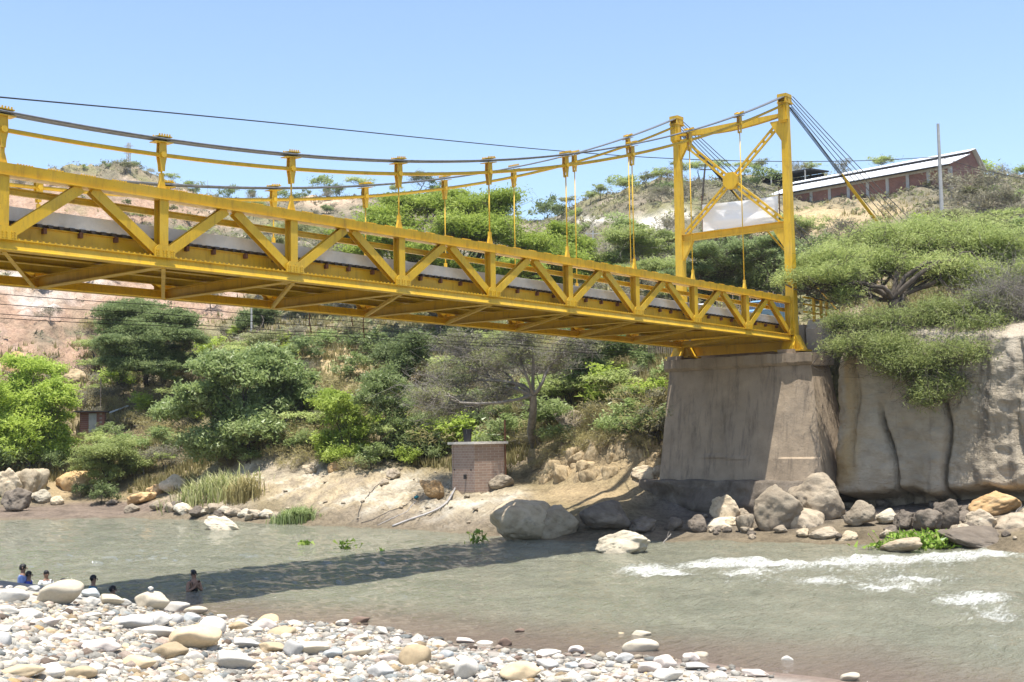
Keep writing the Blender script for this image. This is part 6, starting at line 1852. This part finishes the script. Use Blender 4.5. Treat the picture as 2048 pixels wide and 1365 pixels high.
# driftwood
for (x, y, x2, y2, lab) in ((1325, 1088, 1342, 1068, 'short bare stick poking out of the river in shade'), (1700, 1068, 1640, 1040, 'thin bleached branch leaning on the boulders below the pier'), (1695, 1085, 1735, 1078, 'pale driftwood stick at the waterline below the pier corner'),
                            (1240, 978, 1300, 972, 'pale plank lying at the foot of the eroded bank'), (2000, 1052, 2052, 1012, 'bleached driftwood branch on the rubble under the cliff'), (1965, 1062, 2050, 1048, 'long thin driftwood lying on the rubble under the cliff')):
    a = atz(x, y) if y > 1060 else hit(x, y); D = np.hypot(*(a-CAM)[:2]); b = at(x2, y2, D+.4)
    m = MB(); L = b-a; g = np.random.default_rng(int(x)); limb(m, (0, 0, -.05), L, .05, .02, g, .06); limb(m, L*.6, L*.9+np.array((.1, .1, .15)), .02, .008, g, .1)
    tag(m.build('driftwood_stick', BARKG, None, True, loc=tuple(a)), lab, 'stick')

# ================================================================== PEOPLE
SKIN = simple('skin', (.30, .17, .11), .55, .08, 3, spec=.4)
HAIR = simple('dark_hair', (.012, .010, .010), .45, .2, 30, bs=.4)
def cloth(name, c): return simple(name, c, .85, .12, 3)
def skin_mesh(name, V, E, Rd, mat, parent, root=0, sub=2):
    me = bpy.data.meshes.new(name); me.from_pydata([tuple(v) for v in V], E, []); me.update()
    o = link(name, me, mat, parent)
    md = o.modifiers.new('skin', 'SKIN'); md.use_smooth_shade = True
    sv = me.skin_vertices[0].data
    for i, r in enumerate(Rd):
        sv[i].radius = r if isinstance(r, tuple) else (r, r)
        sv[i].use_root = (i == root)
    s = o.modifiers.new('sub', 'SUBSURF'); s.levels = sub; s.render_levels = sub
    return o
def head_parts(t, c, face, hair_long=0.0, bun=False, s=1.0):
    """hair cap, eyes, nose and ears round a head centred at c; face = facing angle"""
    V, F = ico(3)
    ca, sa = math.cos(face), math.sin(face)
    def put(P): return np.stack([c[0]+P[:, 0]*ca-P[:, 1]*sa, c[1]+P[:, 0]*sa+P[:, 1]*ca, c[2]+P[:, 2]], 1)
    H = V*np.array((.108, .092, .128))*s
    k = (V[:, 0] > .35) & (V[:, 2] < .45)
    low = V[:, 2] < -.15-hair_long
    H[k] *= .82; H[low] *= .8
    H[:, 0] -= .012
    H = H*(1+.04*fbm(V[:, 0]*6, V[:, 1]*6, V[:, 2]*6, oct=2, seed=9))[:, None]
    h = link('hair', np_mesh('hair', put(H), F, True), HAIR, t)
    if bun:
        m = V*np.array((.06, .06, .055))+np.array((-.10, 0, .07)); link('hair_bun', np_mesh('hair_bun', put(m), F, True), HAIR, h)
    for y in (-.034, .034):
        e = V*np.array((.008, .014, .009))+np.array((.092, y, .012)); link('eye', np_mesh('eye', put(e), F, True), HAIR, t)
    for y in (-.09, .09):
        e = V*np.array((.016, .01, .032))+np.array((-.005, y, 0)); link('ear', np_mesh('ear', put(e), F, True), SKIN, t)
    e = V*np.array((.020, .016, .026))+np.array((.104, 0, -.018)); link('nose', np_mesh('nose', put(e), F, True), SKIN, t)
    e = V*np.array((.008, .028, .007))+np.array((.095, 0, -.062)); link('mouth', np_mesh('mouth', put(e), F, True), simple('lips', (.25, .09, .07), .5, .05), t)
def person(label, px, py, hz, face, shirt, pose, seed=0, scale=1.0, hair_long=0.0, bun=False, group=None, tank=False):
    """bather: hz is the height of the hips above the water"""
    P = atz(px, py)
    t = thing('person', label, 'person', P, group)
    t.rotation_euler = (0, 0, face); t.scale = (scale,)*3
    hp = hz
    V = [(0, 0, hp), (0, 0, hp+.18), (.015, 0, hp+.36), (.0, 0, hp+.47), (.01, 0, hp+.55), (.03, 0, hp+.66), (.025, 0, hp+.76)]
    Rd = [.135, .118, .135, .075, .05, .088, .075]
    E = [(0, 1), (1, 2), (2, 3), (3, 4), (4, 5), (5, 6)]
    def add(v, r, frm):
        V.append(v); Rd.append(r); E.append((frm, len(V)-1)); return len(V)-1
    for s in (-1, 1):
        sh = add((0, s*.18, hp+.43), .062, 3)
        if pose == 'folded':
            el = add((.07, s*.245, hp+.17), .046, sh); wr = add((.20, s*.05, hp+.31), .033, el); hd = add((.215, s*.015, hp+.40), (.03, .018), wr)
            for q, (dy, dz, L) in enumerate(((-.02, .005, .075), (-.007, .012, .085), (.007, .01, .08), (.02, 0, .065))):
                a = add((.222, s*.012+dy*.5, hp+.43+dz), .0095, hd); add((.225, s*.008+dy*.5, hp+.43+dz+L*.6), .008, a)
            a = add((.20, s*.04, hp+.41), .010, hd); add((.205, s*.045, hp+.45), .009, a)
        else:
            el = add((.05, s*.26, hp+.16), .044, sh); wr = add((.20, s*.20, hp+.02), .032, el); hd = add((.27, s*.17, hp-.03), (.03, .016), wr)
            for q, (dy, L) in enumerate(((-.03, .07), (-.01, .085), (.01, .08), (.03, .065))):
                a = add((.31, s*.17+dy, hp-.05), .0095, hd); add((.31+L*.6, s*.17+dy, hp-.08), .008, a)
            a = add((.265, s*.13, hp-.04), .010, hd); add((.295, s*.115, hp-.06), .009, a)
        hi = add((.02, s*.10, hp-.06), .095, 0)
        if pose in ('folded', 'stand'):
            kn = add((.05, s*.11, hp-.47), .062, hi); an = add((.0, s*.11, hp-.88), .042, kn); add((.12, s*.11, hp-.93), .035, an)
        else:
            kn = add((.40, s*.14, hp+.02), .065, hi); an = add((.42, s*.14, hp-.40), .042, kn); add((.54, s*.14, hp-.45), .035, an)
    skin_mesh('body', V, E, Rd, SKIN, t)
    cm = cloth('shirt_'+str(seed), shirt)
    if tank:
        CV = [(0, 0, hp-.02), (0, 0, hp+.18), (.018, 0, hp+.33)]; CR = [.152, .136, .152]; CE = [(0, 1), (1, 2)]
        skin_mesh('tank_top', CV, CE, CR, cm, t)
        for s in (-1, 1):
            m = MB(); m.tube([(.125, s*.075, hp+.36), (.09, s*.09, hp+.46), (0, s*.095, hp+.51), (-.09, s*.085, hp+.45), (-.115, s*.07, hp+.34)], .014, 6); m.build('strap', cm, t, True)
    else:
        CV = [(0, 0, hp-.04), (0, 0, hp+.18), (.015, 0, hp+.36), (0, 0, hp+.475)]; CR = [.16, .142, .16, .095]; CE = [(0, 1), (1, 2), (2, 3)]
        for s in (-1, 1):
            CV.append((0, s*.18, hp+.43)); CR.append(.082); CE.append((3, len(CV)-1)); j = len(CV)-1
            e = (.07, s*.245, hp+.17) if pose == 'folded' else (.05, s*.26, hp+.16)
            CV.append((e[0]*.7, s*.18+(e[1]-s*.18)*.7, hp+.43+(e[2]-hp-.43)*.7)); CR.append(.066); CE.append((j, len(CV)-1))
        skin_mesh('shirt', CV, CE, CR, cm, t)
    head_parts(t, (.03, 0, hp+.70), 0, hair_long, bun)
    return t
BA = 'bathers at the near shore'
# facing: camera looks along YAW; picture right is YAW-90deg
person('woman in black tank top standing waist deep in the bridge shadow with folded hands', 387, 1181, -.2, YAW-math.pi*.78, (.012, .012, .014), 'folded', 1, 1.0, .25, True, BA, True)
person('bather in light blue shirt with dark hair sitting behind the white boulder', 44, 1186, .02, YAW-math.pi*.45, (.30, .40, .72), 'sit', 2, 1.05, .35, False, BA)
person('bather in dark blue shirt bending beside the light blue shirted one', 56, 1186, -.12, YAW-math.pi*.4, (.05, .08, .35), 'sit', 3, .95, .2, False, BA)
person('short haired bather sunk to the shoulders behind the cream boulder', 92, 1168, -.38, YAW-math.pi*.8, (.62, .62, .62), 'stand', 4, 1.0, 0, False, BA)
person('bather in teal shirt with black hair sitting at the shore between boulders', 185, 1197, -.14, YAW-math.pi*.35, (.02, .16, .25), 'sit', 5, 1.0, .1, False, BA)
person('dark haired bather lying low in the water right of the teal shirted one', 224, 1199, -.42, YAW-math.pi*.4, (.03, .03, .04), 'sit', 6, 1.0, .2, False, BA)
person('bather with only the top of the head showing over the cream boulder', 125, 1176, -.52, YAW-math.pi*.5, (.2, .2, .2), 'stand', 7, 1.0, .2, False, BA)

# ================================================================== HAZE
def make_haze():
    m, n, l, out = newmat('dusty_air')
    v = n.new('ShaderNodeVolumePrincipled')
    v.inputs['Color'].default_value = (.86, .92, 1.0, 1); v.inputs['Density'].default_value = .00014; v.inputs['Anisotropy'].default_value = .2
    l.new(v.outputs[0], out.inputs['Volume'])
    b = MB(); b.box((-1400, -1400, -9), (1400, 1400, 90))
    tag(b.build('haze', m), 'thin pale dusty air over the whole valley', 'haze', kind='stuff')
make_haze()
